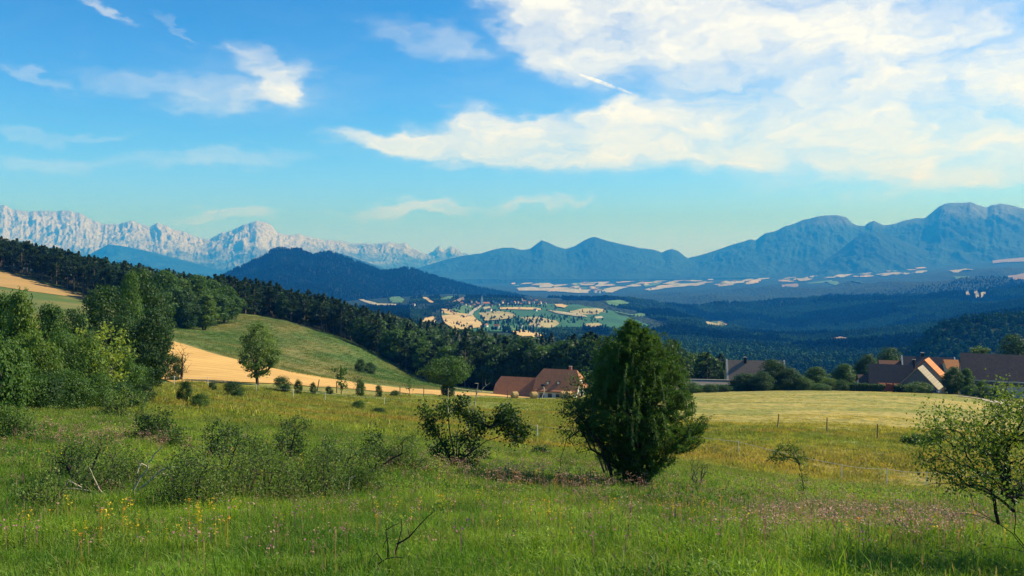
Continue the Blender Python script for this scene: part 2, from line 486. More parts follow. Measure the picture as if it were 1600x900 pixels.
# --- fields lying on the ground, cut from outlines traced in the photograph and draped over the terrain
def drape(name, pts, mat, hit, hfun, lift, step, kind='structure'):
    """pts: corner list of world (x, y); triangulates with inner points, lifts above the sheet below"""
    P2 = []
    n = len(pts)
    for i in range(n):
        a = Vector(pts[i][:2]); b = Vector(pts[(i + 1) % n][:2])
        k = max(1, int((b - a).length / step))
        for j in range(k): P2.append(a.lerp(b, j / k))
    nb = len(P2)
    arr = np.array([p[:] for p in P2])
    x0, y0 = arr.min(0); x1, y1 = arr.max(0)
    gx = np.arange(x0, x1, step); gy = np.arange(y0, y1, step)
    G = np.stack(np.meshgrid(gx, gy), -1).reshape(-1, 2)
    ins = np.zeros(len(G), bool)
    for i in range(nb):
        xa, ya = arr[i]; xb, yb = arr[(i + 1) % nb]
        if ya == yb: continue
        c = ((ya > G[:, 1]) != (yb > G[:, 1])) & (G[:, 0] < (xb - xa) * (G[:, 1] - ya) / (yb - ya) + xa)
        ins ^= c
    G = G[ins]
    if len(G) > 9000: G = G[rng.choice(len(G), 9000, replace=False)]
    vs = [Vector(p) for p in arr] + [Vector(p) for p in G]
    r = delaunay_2d_cdt(vs, [], [list(range(nb))], 1, 1e-4)
    v2 = np.array([v[:] for v in r[0]])
    z = hfun(v2[:, 0], v2[:, 1]) + lift
    co = np.column_stack([v2, z])
    tri = [f if (Vector(co[f[1]] - co[f[0]]).cross(Vector(co[f[2]] - co[f[0]]))).z > 0 else f[::-1] for f in r[2]]
    me = np_mesh(name, co, np.array([i for f in tri for i in f]), np.array([len(f) for f in tri]), True)
    return link(name, me, mat, kind=kind)

def wheat_mat(name, c1, c2, s=0.2, rows=0.0, rot=0.0):
    m, t = new_mat(name)
    geo = t.n('ShaderNodeNewGeometry'); P = geo.outputs['Position']
    a = t.noise(t.mapping(P, (1, 1, 0)), s, 5, 0.65)
    b = t.noise(t.mapping(P, (1, 0.12, 0), (0, 0, rot)), s * 2.5, 3, 0.6)
    c = t.mix(t.ss(t.m('ADD', t.m('MULTIPLY', a, 0.5), t.m('MULTIPLY', b, 0.5)), 0.38, 0.62), c1, c2)
    if rows:
        wv = t.n('ShaderNodeTexWave', wave_type='BANDS', bands_direction='X')
        t.l(t.mapping(P, (1, 1, 0), (0, 0, rot)), wv.inputs[0]); wv.inputs['Scale'].default_value = rows
        wv.inputs['Distortion'].default_value = 3.0; wv.inputs['Detail'].default_value = 2; wv.inputs['Detail Scale'].default_value = 0.6
        c = t.mix(t.m('MULTIPLY', t.ss(wv.outputs['Fac'], 0.55, 0.9), 0.35), c, tuple(x * 0.68 for x in c2))
    return finish(m, t, c, 0.95, t.noise(P, 3.0, 4, 0.7), 0.08, 0.5)
m_wheat = wheat_mat('stubble', (0.66, 0.40, 0.125), (0.54, 0.32, 0.10), 0.06, 0.055, R(60))
m_upper = wheat_mat('upper_stubble', (0.46, 0.27, 0.10), (0.36, 0.24, 0.085), 0.05, 0.08, R(-60))

wheat_px = [(238,585),(262,560),(262,532),(300,543),(350,558),(400,571),(450,581),(500,590),(560,599),(620,606),(680,610),(740,614),(800,618),(845,619),
            (845,622),(760,619),(690,618),(600,613),(540,608),(470,603),(420,600),(340,599),(270,600)]
wheat = [hit_near(px, py) for px, py in wheat_px]
drape('field', wheat, m_wheat, None, ground, 0.10, 4.0)
upper_px = [(-120,398),(0,421),(60,433),(100,445),(146,462),(150,458)]
up = [on_ground(-260, 371), on_ground(-60, 371), on_ground(0, 369), on_ground(60, 352), on_ground(110, 338), on_ground(150, 326), on_ground(120, 318), on_ground(40, 305), on_ground(-40, 300), on_ground(-260, 300)]
drape('field', up, m_upper, None, ground, 0.12, 6.0)

# ================================================================== VALLEY SHEET
def forest_mat(name, c1, c2, scale, bump_d, c3=None, s3=0.001):
    m, t = new_mat(name)
    geo = t.n('ShaderNodeNewGeometry'); P = geo.outputs['Position']
    vo = t.n('ShaderNodeTexVoronoi'); t.l(P, vo.inputs['Vector']); vo.inputs['Scale'].default_value = scale
    n = t.noise(P, scale * 0.35, 5, 0.7)
    c = t.mix(t.ss(n, 0.36, 0.66), c1, c2)
    c = t.mix(t.m('MULTIPLY', t.ss(vo.outputs['Color'], 0.2, 0.9), 0.45), c, tuple(x * 1.7 for x in c2))
    if c3: c = t.mix(t.ss(t.noise(P, s3, 5, 0.65), 0.56, 0.68), c, c3)
    h = t.m('ADD', t.m('MULTIPLY', vo.outputs['Distance'], -1.0), t.m('MULTIPLY', n, 1.2))
    return finish(m, t, c, 0.95, h, bump_d, 1.0, 0.1)
m_valley = forest_mat('wooded_valley', (0.010, 0.022, 0.010), (0.024, 0.046, 0.016), 0.055, 14.0, (0.028, 0.048, 0.017), 0.0021)
NU, NY = 380, 420
Yl = np.exp(np.linspace(math.log(780), math.log(28800), NY)); Ul = np.linspace(-1.05, 1.05, NU)
YY, UU = np.meshgrid(Yl, Ul, indexing='ij'); XX = UU * YY
ZZ = valley(XX, YY)
ZZ = ZZ - np.clip((830 - YY) / 50, 0, 1) * 20
me = grid_mesh('valley', XX, YY, ZZ)
link('terrain', me, m_valley, kind='structure')

# ================================================================== HILLS AND MOUNTAINS
def rock_mat(name, forest, rock, line, fade, rock2=None, steep=0.55):
    """forest low, bare rock high; line/fade in metres of height, broken by noise and by steepness"""
    m, t = new_mat(name)
    geo = t.n('ShaderNodeNewGeometry'); P = geo.outputs['Position']
    sp = t.n('ShaderNodeSeparateXYZ'); t.l(P, sp.inputs[0])
    sn = t.n('ShaderNodeSeparateXYZ'); t.l(geo.outputs['Normal'], sn.inputs[0])
    n1 = t.noise(P, 0.0011, 6, 0.65); n2 = t.noise(t.mapping(P, (1, 1, 0.35)), 0.006, 6, 0.7)
    h = t.m('ADD', sp.outputs[2], t.m('MULTIPLY', t.m('SUBTRACT', n1, 0.5), fade * 4.0))
    h = t.m('ADD', h, t.m('MULTIPLY', t.m('SUBTRACT', n2, 0.5), fade * 2.4))
    k = t.ss(h, line - fade, line + fade)
    r = t.mix(t.ss(n2, 0.36, 0.64), rock, rock2 or tuple(x * 0.6 for x in rock))
    f = t.mix(t.ss(n1, 0.4, 0.62), forest, tuple(x * 1.8 for x in forest))
    c = t.mix(k, f, r)
    return finish(m, t, c, 0.95, t.m('ADD', n2, t.m('MULTIPLY', n1, 2.0)), 60.0, 0.7, 0.1)

def mountain(name, prof, Yr, base, front, back, mat, amp=0.2, seed=1, sx=900.0, nu=420, nv=110, px0=None, px1=None, jag=0.0, slope_pow=1.25, lean=None, detail=6, crest=0.0, taper=0.0, gully=0.0):
    """prof: [(px, py)] skyline; Yr: distance of the crest (number or [(px, Y)]); falls to `base` metres over `front` metres towards us and `back` metres behind"""
    pxs = np.linspace(px0 if px0 is not None else prof[0][0], px1 if px1 is not None else prof[-1][0], nu)
    pr = np.array(prof, float)
    pys = np.interp(pxs, pr[:, 0], pr[:, 1])
    u = (pxs - 800) / F
    Yc = np.full(nu, float(Yr)) if np.isscalar(Yr) else np.interp(pxs, [a for a, b in Yr], [b for a, b in Yr])
    _, s_ = ray(800, pys)
    zr = EYE + s_ * Yc
    xr = u * Yc
    if jag: zr = zr + jag * fbm(xr / 260, np.zeros(nu) + seed, 6, seed, True, 0.6)
    q = np.concatenate([-np.linspace(1, 0, nv) ** 1.25, np.linspace(0, 1, nv // 3)[1:] ** 1.2])   # -1 front foot, 0 crest, 1 back foot
    Q, XR = np.meshgrid(q, xr, indexing='ij')
    YC = np.broadcast_to(Yc, Q.shape)
    PX = np.broadcast_to(pxs, Q.shape); aq = np.abs(Q)
    wz = 34 * aq * fbm(PX / 30 + seed, aq * 3, 3, seed + 70) + 10 * aq * fbm(PX / 9, aq * 6, 3, seed + 71)
    ker = np.hanning(81); ker /= ker.sum()
    zs2 = np.convolve(np.pad(zr, 40, mode='edge'), ker, mode='valid')
    ZR = (1 - aq) * np.interp(PX + wz, pxs, zr) + aq * np.interp(PX + wz, pxs, zs2)
    D = np.where(Q < 0, Q * front, Q * back)
    Yw = YC + D
    Xw = XR * (Yw / YC) if lean is None else XR + lean * D
    bf = base(Xw, Yw) if callable(base) else base
    if taper:
        e_ = np.linspace(0, 1, nu); tp = np.clip(np.minimum(e_, 1 - e_) / taper, 0, 1); tp = tp * tp * (3 - 2 * tp)
        ZR = bf + (ZR - bf) * tp[None, :]
    a = np.abs(Q)
    fall = (1 - a) ** slope_pow
    spur = fbm(Xw / sx + 0.35 * fbm(Xw / sx, Yw / sx, 3, seed + 9), Yw / (sx * 2.6), detail, seed, True, 0.52)
    spur2 = fbm(Xw / (sx * 0.33), Yw / (sx * 0.5), 5, seed + 20, True, 0.55)
    Z = bf + (ZR - bf) * fall
    H = np.maximum(ZR - bf, 1)
    Z = Z + H * amp * (spur * 0.75 + spur2 * 0.42 - 0.22) * np.minimum(1, a * 5.0 + crest) * (1 - a) ** 0.35
    if gully:
        gx = XR / 150 + 0.8 * fbm(XR / 500, aq * 4, 3, seed + 80)
        gl = fbm(gx, aq * 2.2 + XR / 3000, 5, seed + 81, True, 0.6) + 0.6 * fbm(gx * 0.37, aq * 3, 3, seed + 82, True)
        Z = Z + gully * (gl - 0.6) * np.minimum(1, aq * 9) * (1 - aq) ** 0.5
    # nothing but the crest line may stand above the crest line as seen from the front
    lim = EYE + (ZR - EYE) * (Yw / YC) 
    Z = np.where((a > 1e-6) & (Z > lim - 2 * a * 100), lim - 2 * a * 100, Z)
    Z = np.where(a > 0.985, Z - 60, Z)
    me = grid_mesh(name, Xw, Yw, Z)
    HILLS[seed] = (Xw, Yw, Z)
    return link(name, me, mat, kind='structure')
HILLS = {}

m_rock = rock_mat('pale_limestone', (0.050, 0.075, 0.055), (0.43, 0.385, 0.30), 60, 300, (0.33, 0.32, 0.27))
m_blue = rock_mat('wooded_mountain', (0.014, 0.032, 0.018), (0.15, 0.14, 0.11), 760, 120)
m_big = rock_mat('bare_topped_mountain', (0.016, 0.036, 0.020), (0.22, 0.24, 0.18), 620, 170, (0.10, 0.11, 0.07))
m_dark = forest_mat('dark_wooded_hill', (0.004, 0.010, 0.008), (0.007, 0.018, 0.010), 0.06, 14.0)  # very low albedo: the cloud shadow over the hill is put into the colour
m_dark2 = forest_mat('near_wooded_hill', (0.012, 0.026, 0.010), (0.026, 0.050, 0.016), 0.09, 9.0)

rocky = [(-420,335),(-300,322),(-200,330),(-120,312),(-60,328),(0,321),(8,320),(22,327),(45,330),(70,331),(112,330),(128,334),(146,345),(158,350),(172,350),(186,351),(196,347),(208,346),(222,350),(236,356),
         (248,349),(262,354),(278,360),(296,366),(316,373),(330,373),(344,366),(362,360),(378,354),(392,349),(402,347),(416,348),(424,353),(434,364),(450,368),(470,366),(486,371),(510,376),(530,377),
         (552,382),(568,381),(590,382),(604,380),(622,380),(634,379),(642,388),(664,397),(676,393),(682,386),(688,384),(694,391),(700,389),(706,385),(714,389),(722,396),(732,398),(760,404),(800,410),(900,420),(1000,428)]
rocky = [(a, b) for a, b in rocky]
mountain('mountains', rocky, [(-420,20500),(0,20500),(400,19500),(640,22500),(1000,24500)], -250, 4600, 3600, m_rock, amp=0.17, seed=5, sx=760, nu=1250, nv=170, jag=42, slope_pow=1.15, gully=62)
# dark wooded wedge in front of the pale range
mountain('hills', [(60,440),(120,410),(150,392),(170,382),(190,384),(230,392),(262,400),(300,410),(350,424),(420,440),(460,452)], 15500, -300, 2600, 2200, m_blue, amp=0.22, seed=15, sx=700, nu=220, nv=60)
mountain('hills', [(440,420),(480,402),(515,396),(528,395),(545,400),(580,412),(620,426),(660,440),(720,452)], 11800, -300, 2600, 2000, m_blue, amp=0.2, seed=18, sx=700, nu=220, nv=60)
central = [(560,455),(620,432),(650,420),(690,408),(720,400),(752,396),(780,388),(800,387),(815,391),(828,389),(838,382),(846,376),(856,379),(870,386),(884,389),(898,385),(912,376),(922,371),(930,370),(940,374),(953,378),
           (966,380),(985,384),(1000,388),(1012,389),(1024,391),(1034,395),(1042,391),(1049,389),(1058,392),(1070,400),(1077,405),(1100,412),(1140,425),(1180,440)]
mountain('mountains', central, 14500, -310, 2900, 2500, m_blue, amp=0.10, seed=25, sx=820, nu=620, nv=100, jag=9, gully=22)
right = [(1000,440),(1040,424),(1060,412),(1078,402),(1100,397),(1120,391),(1140,384),(1160,378),(1172,374),(1180,376),(1195,365),(1210,362),(1226,354),(1240,350),(1254,344),(1272,340),(1290,336),(1310,337),(1322,340),(1330,349),
         (1338,352),(1350,353),(1357,348),(1365,345),(1376,350),(1384,352),(1400,349),(1414,344),(1428,341),(1444,340),(1452,334),(1462,325),(1474,319),(1484,317),(1500,317),(1514,316),(1526,320),(1540,324),(1548,321),(1560,318),
         (1574,320),(1590,324),(1606,328),(1650,335),(1720,322),(1800,340),(1900,330),(2050,350)]
mountain('mountains', right, [(1000,15500),(1200,14800),(1600,14200),(2050,14000)], -290, 3300, 3500, m_big, amp=0.14, seed=33, sx=1000, nu=800, nv=130, jag=14, gully=34)
mountain('hills', [(1270,420),(1310,392),(1335,372),(1352,364),(1372,363),(1392,368),(1420,380),(1450,392),(1500,408),(1560,420)], 12600, -280, 1700, 1500, m_blue, amp=0.25, seed=37, sx=600, nu=220, nv=60)
# the dark hill in the middle distance
hill_prof = [(250,478),(300,458),(345,434),(372,420),(398,408),(412,402),(420,396),(426,391),(440,389),(452,391),(468,391),(480,397),(490,401),(500,397),(516,396),(530,400),(550,408),(580,419),(598,426),(615,424),(632,420),(645,421),
             (660,427),(690,436),(720,444),(760,454),(800,461),(840,468),(880,476)]
mountain('hills', hill_prof, [(250,4300),(430,4700),(650,5000),(880,5600)], valley, 1500, 1500, m_dark, amp=0.16, seed=41, sx=420, nu=420, nv=130, jag=4)
# wooded shoulder at the right edge
mountain('hills', [(1180,600),(1300,585),(1380,560),(1420,545),(1446,528),(1462,514),(1482,506),(1510,500),(1540,497),(1580,495),(1620,493),(1700,485),(1850,470)], 1150, valley, 330, 700, m_dark2, amp=0.16, seed=51, sx=120, nu=260, nv=90, jag=2, taper=0.12)

# ================================================================== HAZE
m_haze, t = new_mat('haze_air')
pv = t.n('ShaderNodeVolumePrincipled')
pv.inputs['Color'].default_value = (0.02, 0.28, 1.0, 1)
pv.inputs['Absorption Color'].default_value = (0.80, 0.86, 0.9, 1)
pv.inputs['Density'].default_value = 1.15e-4
pv.inputs['Anisotropy'].default_value = 0.0
o_ = t.n('ShaderNodeOutputMaterial'); t.l(pv.outputs[0], o_.inputs['Volume'])
bm = bmesh.new()
bmesh.ops.create_cube(bm, size=1)
for v in bm.verts:
    v.co = Vector((v.co.x * 90000, 8000 + v.co.y * 44000, -900 if v.co.z < 0 else 1320))
me = bpy.data.meshes.new('haze'); bm.to_mesh(me); bm.free()
link('haze', me, m_haze, kind='stuff', label='blue summer haze filling the valley air')
# ================================================================== VALLEY: fields, woods, village
def field_mat(name, c, v=0.25, s=0.02):
    m, t = new_mat(name)
    geo = t.n('ShaderNodeNewGeometry')
    a = t.noise(t.mapping(geo.outputs['Position'], (1, 0.4, 0)), s, 4, 0.6)
    return finish(m, t, t.mix(t.ss(a, 0.35, 0.65), c, tuple(x * (1 - v) for x in c)), 0.95)
m_gold = field_mat('ripe_wheat', (0.62, 0.42, 0.16), 0.22)
m_tan = field_mat('dry_stubble', (0.40, 0.33, 0.14), 0.3)
m_pale = field_mat('pale_stubble', (0.46, 0.40, 0.24), 0.3)
m_past = field_mat('pasture', (0.10, 0.20, 0.05), 0.3)
m_maize = field_mat('maize', (0.035, 0.125, 0.045), 0.2)
m_brn = field_mat('bare_soil', (0.30, 0.21, 0.14), 0.2)
FIELDS = [  # (photo outline, material)
 (m_maize, [(690,500),(720,487),(760,478),(830,477),(900,476),(960,488),(990,500),(1018,510),(985,515),(880,512),(800,520),(740,520)]),
 (m_past, [(700,486),(725,478),(745,478),(742,486),(735,492),(715,493)]),
 (m_gold, [(657,506),(664,498),(680,495),(681,503),(676,508),(662,510)]),
 (m_gold, [(690,494),(714,490),(738,493),(744,500),(756,508),(752,514),(735,517),(706,518),(697,508)]),
 (m_gold, [(690,484),(702,485),(716,491),(704,493),(690,490)]),
 (m_past, [(690,490),(704,493),(690,495)]),
 (m_tan, [(752,493),(775,488),(800,491),(806,496),(798,500),(770,503),(758,504)]),
 (m_tan, [(748,490),(765,488),(782,490),(776,494),(752,494)]),
 (m_tan, [(812,497),(840,496),(868,502),(874,507),(864,513),(846,513),(826,511),(828,504)]),
 (m_past, [(786,507),(802,512),(820,516),(858,523),(850,525),(812,520),(790,515)]),
 (m_gold, [(798,519),(815,517),(840,522),(852,527),(826,532),(808,525)]),
 (m_gold, [(780,482),(832,482),(846,484),(845,486),(800,485),(782,485)]),
 (m_pale, [(854,486),(880,489),(912,494),(918,497),(900,496),(868,491)]),
 (m_gold, [(866,477),(880,477),(888,480),(882,483),(870,481)]),
 (m_tan, [(888,488),(905,484),(930,483),(944,484),(946,489),(935,492),(905,492)]),
 (m_pale, [(928,496),(940,495),(943,498),(932,499)]),
 (m_tan, [(915,507),(935,506),(942,509),(928,513),(916,512)]),
 (m_brn, [(698,474),(714,470),(724,465),(726,472),(712,474)]),
 (m_past, [(686,470),(700,464),(714,464),(712,468),(694,472)]),
 (m_gold, [(660,466),(666,466),(678,474),(674,475),(662,470)]),
 (m_gold, [(728,463),(744,463),(744,467),(730,466)]),
 (m_pale, [(554,467),(566,468),(580,472),(590,475),(622,476),(620,478),(590,478),(578,476),(570,473)]),
 (m_past, [(606,464),(622,463),(632,469),(628,474),(610,474)]),
 (m_pale, [(755,481),(766,480),(766,483),(756,485)]),
 (m_past, [(1105,506),(1112,503),(1128,503),(1138,509),(1130,513),(1108,513)]),
 (m_tan, [(1103,505),(1122,503),(1137,508),(1126,513),(1110,512)]),
 (m_tan, [(1090,524),(1100,526),(1116,527),(1115,530),(1098,529)]),
 (m_brn, [(1296,532),(1312,528),(1324,530),(1320,536),(1302,536)]),
 (m_past, [(960,488),(1000,490),(1012,492),(990,494)]),
 # the plain below the blue mountains
 (m_pale, [(808,451),(830,449),(850,451),(890,452),(920,455),(918,459),(890,458),(850,455),(810,455)]),
 (m_pale, [(842,446),(856,443),(866,446),(860,450),(844,450)]),
 (m_tan, [(866,449),(890,451),(892,453),(860,453)]),
 (m_pale, [(934,442),(948,439),(956,438),(952,442),(938,447)]),
 (m_tan, [(905,444),(930,444),(926,447),(908,447)]),
 (m_pale, [(940,455),(955,450),(982,449),(970,453),(954,458),(942,457)]),
 (m_pale, [(1006,453),(1028,449),(1060,444),(1090,443),(1104,440),(1100,445),(1070,448),(1040,451),(1015,455)]),
 (m_tan, [(990,434),(1008,436),(1006,439),(994,438)]),
 (m_past, [(1004,447),(1030,443),(1032,445),(1008,449)]),
 (m_pale, [(976,440),(984,440),(984,442),(977,442)]),
 (m_tan, [(1044,441),(1058,440),(1056,442),(1046,443)]),
 (m_pale, [(1125,442),(1150,440),(1164,440),(1162,443),(1140,445)]),
 (m_pale, [(1170,431),(1190,428),(1200,428),(1200,433),(1180,434)]),
 (m_past, [(1150,430),(1180,424),(1184,426),(1160,432)]),
 (m_pale, [(1200,426),(1225,420),(1255,417),(1282,419),(1270,423),(1250,424),(1230,428),(1200,433)]),
 (m_tan, [(1238,437),(1262,433),(1270,437),(1250,440)]),
 (m_tan, [(1266,428),(1290,425),(1290,430),(1270,433)]),
 (m_pale, [(1288,436),(1310,430),(1340,426),(1366,421),(1364,425),(1330,430),(1305,435)]),
 (m_pale, [(1370,424),(1386,419),(1412,417),(1410,421),(1388,424)]),
 (m_tan, [(1378,428),(1400,426),(1412,428),(1390,431)]),
 (m_past, [(1260,443),(1300,438),(1330,440),(1350,443),(1300,445)]),
 (m_brn, [(1222,446),(1246,444),(1248,447),(1226,449)]),
 (m_past, [(1416,410),(1450,404),(1480,407),(1440,411)]),
 (m_brn, [(1550,408),(1600,402),(1660,398),(1660,404),(1600,410),(1552,413)]),
 (m_tan, [(1480,424),(1510,420),(1520,423),(1490,427)]),
 (m_brn, [(1575,432),(1600,428),(1640,426),(1640,436),(1590,438)]),
 (m_past, [(1488,433),(1514,433),(1512,435),(1492,435)]),
 (m_pale, [(1508,458),(1513,455),(1516,463),(1511,466)]),
 (m_pale, [(1521,457),(1527,455),(1530,464),(1524,470)]),
 (m_pale, [(1532,459),(1538,457),(1540,463),(1534,468)]),
 (m_past, [(946,472),(970,470),(986,475),(966,480),(950,477)]),
]
_fr = random.Random(4)
for k in range(150):      # the strip fields of the far plain
    f_ = _fr.random(); cx_ = 800 + f_ * 640; base_ = np.interp(cx_, [800, 950, 1100, 1250, 1440], [455, 452, 446, 437, 424])
    cy_ = base_ - _fr.uniform(-3, 15) * (0.8 if cx_ < 1100 else 1.0); w_ = _fr.uniform(6, 30); h_ = _fr.uniform(0.8, 2.6); sl_ = _fr.uniform(-0.14, 0.02)
    FIELDS.append((_fr.choice([m_pale, m_tan, m_past, m_pale, m_tan, m_gold, m_gold]), [(cx_ - w_ / 2, cy_ - sl_ * w_ / 2), (cx_ - w_ * 0.1, cy_ - h_ * _fr.uniform(0.5, 1)), (cx_ + w_ / 2, cy_ + sl_ * w_ / 2 - h_ * 0.4), (cx_ + w_ * 0.4, cy_ + sl_ * w_ * 0.4 + h_ * 0.3), (cx_, cy_ + h_ * 0.5)]))
for fi, (fm, outl) in enumerate(FIELDS):
    if fi >= 29: outl = [(a_ + _fr.uniform(-1, 1), b_ + _fr.uniform(-0.3, 0.3)) for a_, b_ in outl]
    pts = hit_far([p[0] for p in outl], [p[1] for p in outl])
    Ym = pts[:, 1].mean()
    drape('field', [Vector(p) for p in pts], fm, None, valley, 0.0007 * Ym + 0.35 * (fi % 7) + (0.0 if fm in (m_maize, m_past) else 0.4), max(12.0, Ym * 0.008))

def path_strip(name, pts, width, mat, hfun, lift):
    """a road: pts world (x,y) polyline"""
    n = len(pts); L = []; Rr = []
    for i in range(n):
        a = Vector(pts[max(0, i - 1)][:2]); b = Vector(pts[min(n - 1, i + 1)][:2])
        d = (b - a).normalized(); nrm = Vector((-d.y, d.x)) * width / 2
        p = Vector(pts[i][:2]); L.append(p + nrm); Rr.append(p - nrm)
    co = np.array([p[:] for p in L + Rr]); z = hfun(co[:, 0], co[:, 1]) + lift
    co = np.column_stack([co, z])
    f = [[n + i, n + i + 1, i + 1, i] for i in range(n - 1)]
    me = np_mesh(name, co, np.array(f), np.full(len(f), 4), True)
    return link(name, me, mat, kind='structure')
m_track, t = new_mat('pale_gravel'); geo = t.n('ShaderNodeNewGeometry')
finish(m_track, t, t.mix(t.ss(t.noise(geo.outputs['Position'], 0.8, 4, 0.7), 0.35, 0.65), (0.46, 0.40, 0.30), (0.36, 0.31, 0.22)), 0.95)
def densify(P_, step):
    out = []
    for a, b in zip(P_[:-1], P_[1:]):
        a = Vector(a[:2]); b = Vector(b[:2]); k = max(1, int((b - a).length / step))
        out += [a.lerp(b, j / k) for j in range(k)]
    return out + [Vector(P_[-1][:2])]
path_strip('road', densify(hit_far([733,737,742,750,758], [495,490,486,480,476]), 25), 11, m_track, valley, 3.6)

# ---- small building blocks
def poly_obj(name, verts, faces, mat, parent=None, mats=None, **kw):
    me = bpy.data.meshes.new(name); me.from_pydata([tuple(v) for v in verts], [], faces); me.update()
    o = link(name, me, mat, parent, **kw)
    return o

def box_vf(x0, x1, y0, y1, z0, z1):
    v = [(x0,y0,z0),(x1,y0,z0),(x1,y1,z0),(x0,y1,z0),(x0,y0,z1),(x1,y0,z1),(x1,y1,z1),(x0,y1,z1)]
    f = [(3,2,1,0),(4,5,6,7),(0,1,5,4),(1,2,6,5),(2,3,7,6),(3,0,4,7)]
    return v, f

def wall_mat(name, c, c2=None, s=1.2):
    m, t = new_mat(name)
    tc_ = t.n('ShaderNodeTexCoord'); P = tc_.outputs['Object']
    a = t.noise(P, s, 6, 0.7); b = t.noise(t.mapping(P, (1, 1, 0.25)), s * 0.5, 4, 0.6)
    col = t.mix(t.ss(a, 0.35, 0.7), c, c2 or tuple(x * 0.7 for x in c))
    col = t.mix(t.m('MULTIPLY', t.ss(b, 0.55, 0.7), 0.5), col, tuple(x * 0.6 for x in c))
    return finish(m, t, col, 0.92, a, 0.03, 0.6)

def tile_mat(name, c, c2, moss=(0.10, 0.10, 0.07), mosk=0.4):
    m, t = new_mat(name)
    tc_ = t.n('ShaderNodeTexCoord'); P = tc_.outputs['Object']
    sp = t.n('ShaderNodeSeparateXYZ'); t.l(P, sp.inputs[0])
    cb = t.n('ShaderNodeCombineXYZ'); t.l(sp.outputs[0], cb.inputs[0]); t.l(t.m('MULTIPLY', sp.outputs[2], 1.4), cb.inputs[1])
    br = t.n('ShaderNodeTexBrick'); t.l(cb.outputs[0], br.inputs[0])
    br.inputs['Scale'].default_value = 1.0; br.inputs['Brick Width'].default_value = 0.24; br.inputs['Row Height'].default_value = 0.34
    br.inputs['Mortar Size'].default_value = 0.02; br.inputs['Color1'].default_value = (*c, 1); br.inputs['Color2'].default_value = (*c2, 1)
    br.inputs['Mortar'].default_value = tuple(x * 0.45 for x in c) + (1,)
    n = t.noise(P, 0.55, 6, 0.72); n2 = t.noise(P, 2.2, 3, 0.6)
    col = t.mix(t.m('MULTIPLY', t.ss(n, 0.45, 0.68), mosk), br.outputs[0], moss)
    col = t.mix(t.m('MULTIPLY', t.ss(n2, 0.5, 0.7), 0.4), col, tuple(min(1, x * 1.35) for x in c2))
    return finish(m, t, col, 0.88, br.outputs['Fac'], 0.03, -0.5)

m_plaster = wall_mat('lime_render', (0.56, 0.52, 0.43))
m_white = wall_mat('white_render', (0.78, 0.74, 0.62), (0.62, 0.58, 0.48))
m_cream = wall_mat('warm_render', (0.66, 0.54, 0.36), (0.58, 0.46, 0.30))
m_stone = wall_mat('rubble_stone', (0.34, 0.31, 0.26), (0.22, 0.20, 0.17), 2.5)
m_bluew = wall_mat('grey_render', (0.44, 0.46, 0.47), (0.34, 0.36, 0.38), 0.5)
m_redt = tile_mat('red_clay_tiles', (0.52, 0.22, 0.10), (0.43, 0.17, 0.08), (0.24, 0.12, 0.07), 0.45)
m_redt2 = tile_mat('warm_clay_tiles', (0.46, 0.17, 0.075), (0.36, 0.13, 0.06), (0.2, 0.12, 0.07), 0.3)
m_brown = tile_mat('brown_weathered_tiles', (0.19, 0.12, 0.09), (0.12, 0.085, 0.07), (0.08, 0.065, 0.055), 0.6)
m_grey = tile_mat('grey_brown_tiles', (0.26, 0.195, 0.145), (0.20, 0.155, 0.12), (0.10, 0.085, 0.065), 0.5)
m_slate = tile_mat('grey_slate', (0.115, 0.095, 0.085), (0.09, 0.075, 0.07), (0.07, 0.065, 0.055), 0.4)
m_orange = wall_mat('orange_render', (0.62, 0.30, 0.11), (0.52, 0.25, 0.10), 0.7)
m_dark_, t = new_mat('dark_opening'); finish(m_dark_, t, (0.012, 0.012, 0.014), 0.5)
m_glass, t = new_mat('window_glass'); finish(m_glass, t, (0.03, 0.04, 0.05), 0.08, spec=0.6)
m_wood, t = new_mat('weathered_wood'); tco = t.n('ShaderNodeTexCoord')
finish(m_wood, t, t.mix(t.ss(t.noise(t.mapping(tco.outputs['Object'], (6, 6, 0.6)), 3.0, 5, 0.7), 0.3, 0.7), (0.10, 0.075, 0.055), (0.19, 0.16, 0.13)), 0.9)
m_redwood = wall_mat('red_brown_paint', (0.24, 0.075, 0.045), (0.18, 0.05, 0.03))
m_bluegr = wall_mat('blue_grey_boards', (0.13, 0.17, 0.19), (0.10, 0.13, 0.15), 0.8)
m_brick = wall_mat('brick', (0.34, 0.16, 0.10))

# ---- the far village: small houses, all one shape in three coats
def small_house(wall, roof):
    e = empty('house', (0, 0, 0))
    v = [(-6,-4,-3),(6,-4,-3),(6,4,-3),(-6,4,-3),(-6,-4,5),(6,-4,5),(6,4,5),(-6,4,5),(-6,0,8.4),(6,0,8.4)]
    f = [(0,1,5,4),(1,2,6,9,5),(2,3,7,6),(3,0,4,8,7)]
    poly_obj('wall', v, f, wall, e)
    v = [(-6.5,-4.7,4.6),(6.5,-4.7,4.6),(6.5,0,8.7),(-6.5,0,8.7),(-6.5,4.7,4.6),(6.5,4.7,4.6)]
    v += [(a, b, c - 0.3) for a, b, c in v]
    f = [(0,1,2,3),(3,2,5,4),(7,6,9,8),(8,9,10,11),(0,6,7,1),(1,7,8,2),(2,8,11,5),(5,11,10,4),(4,10,9,3),(3,9,6,0)]
    poly_obj('roof', v, f, roof, e)
    return e
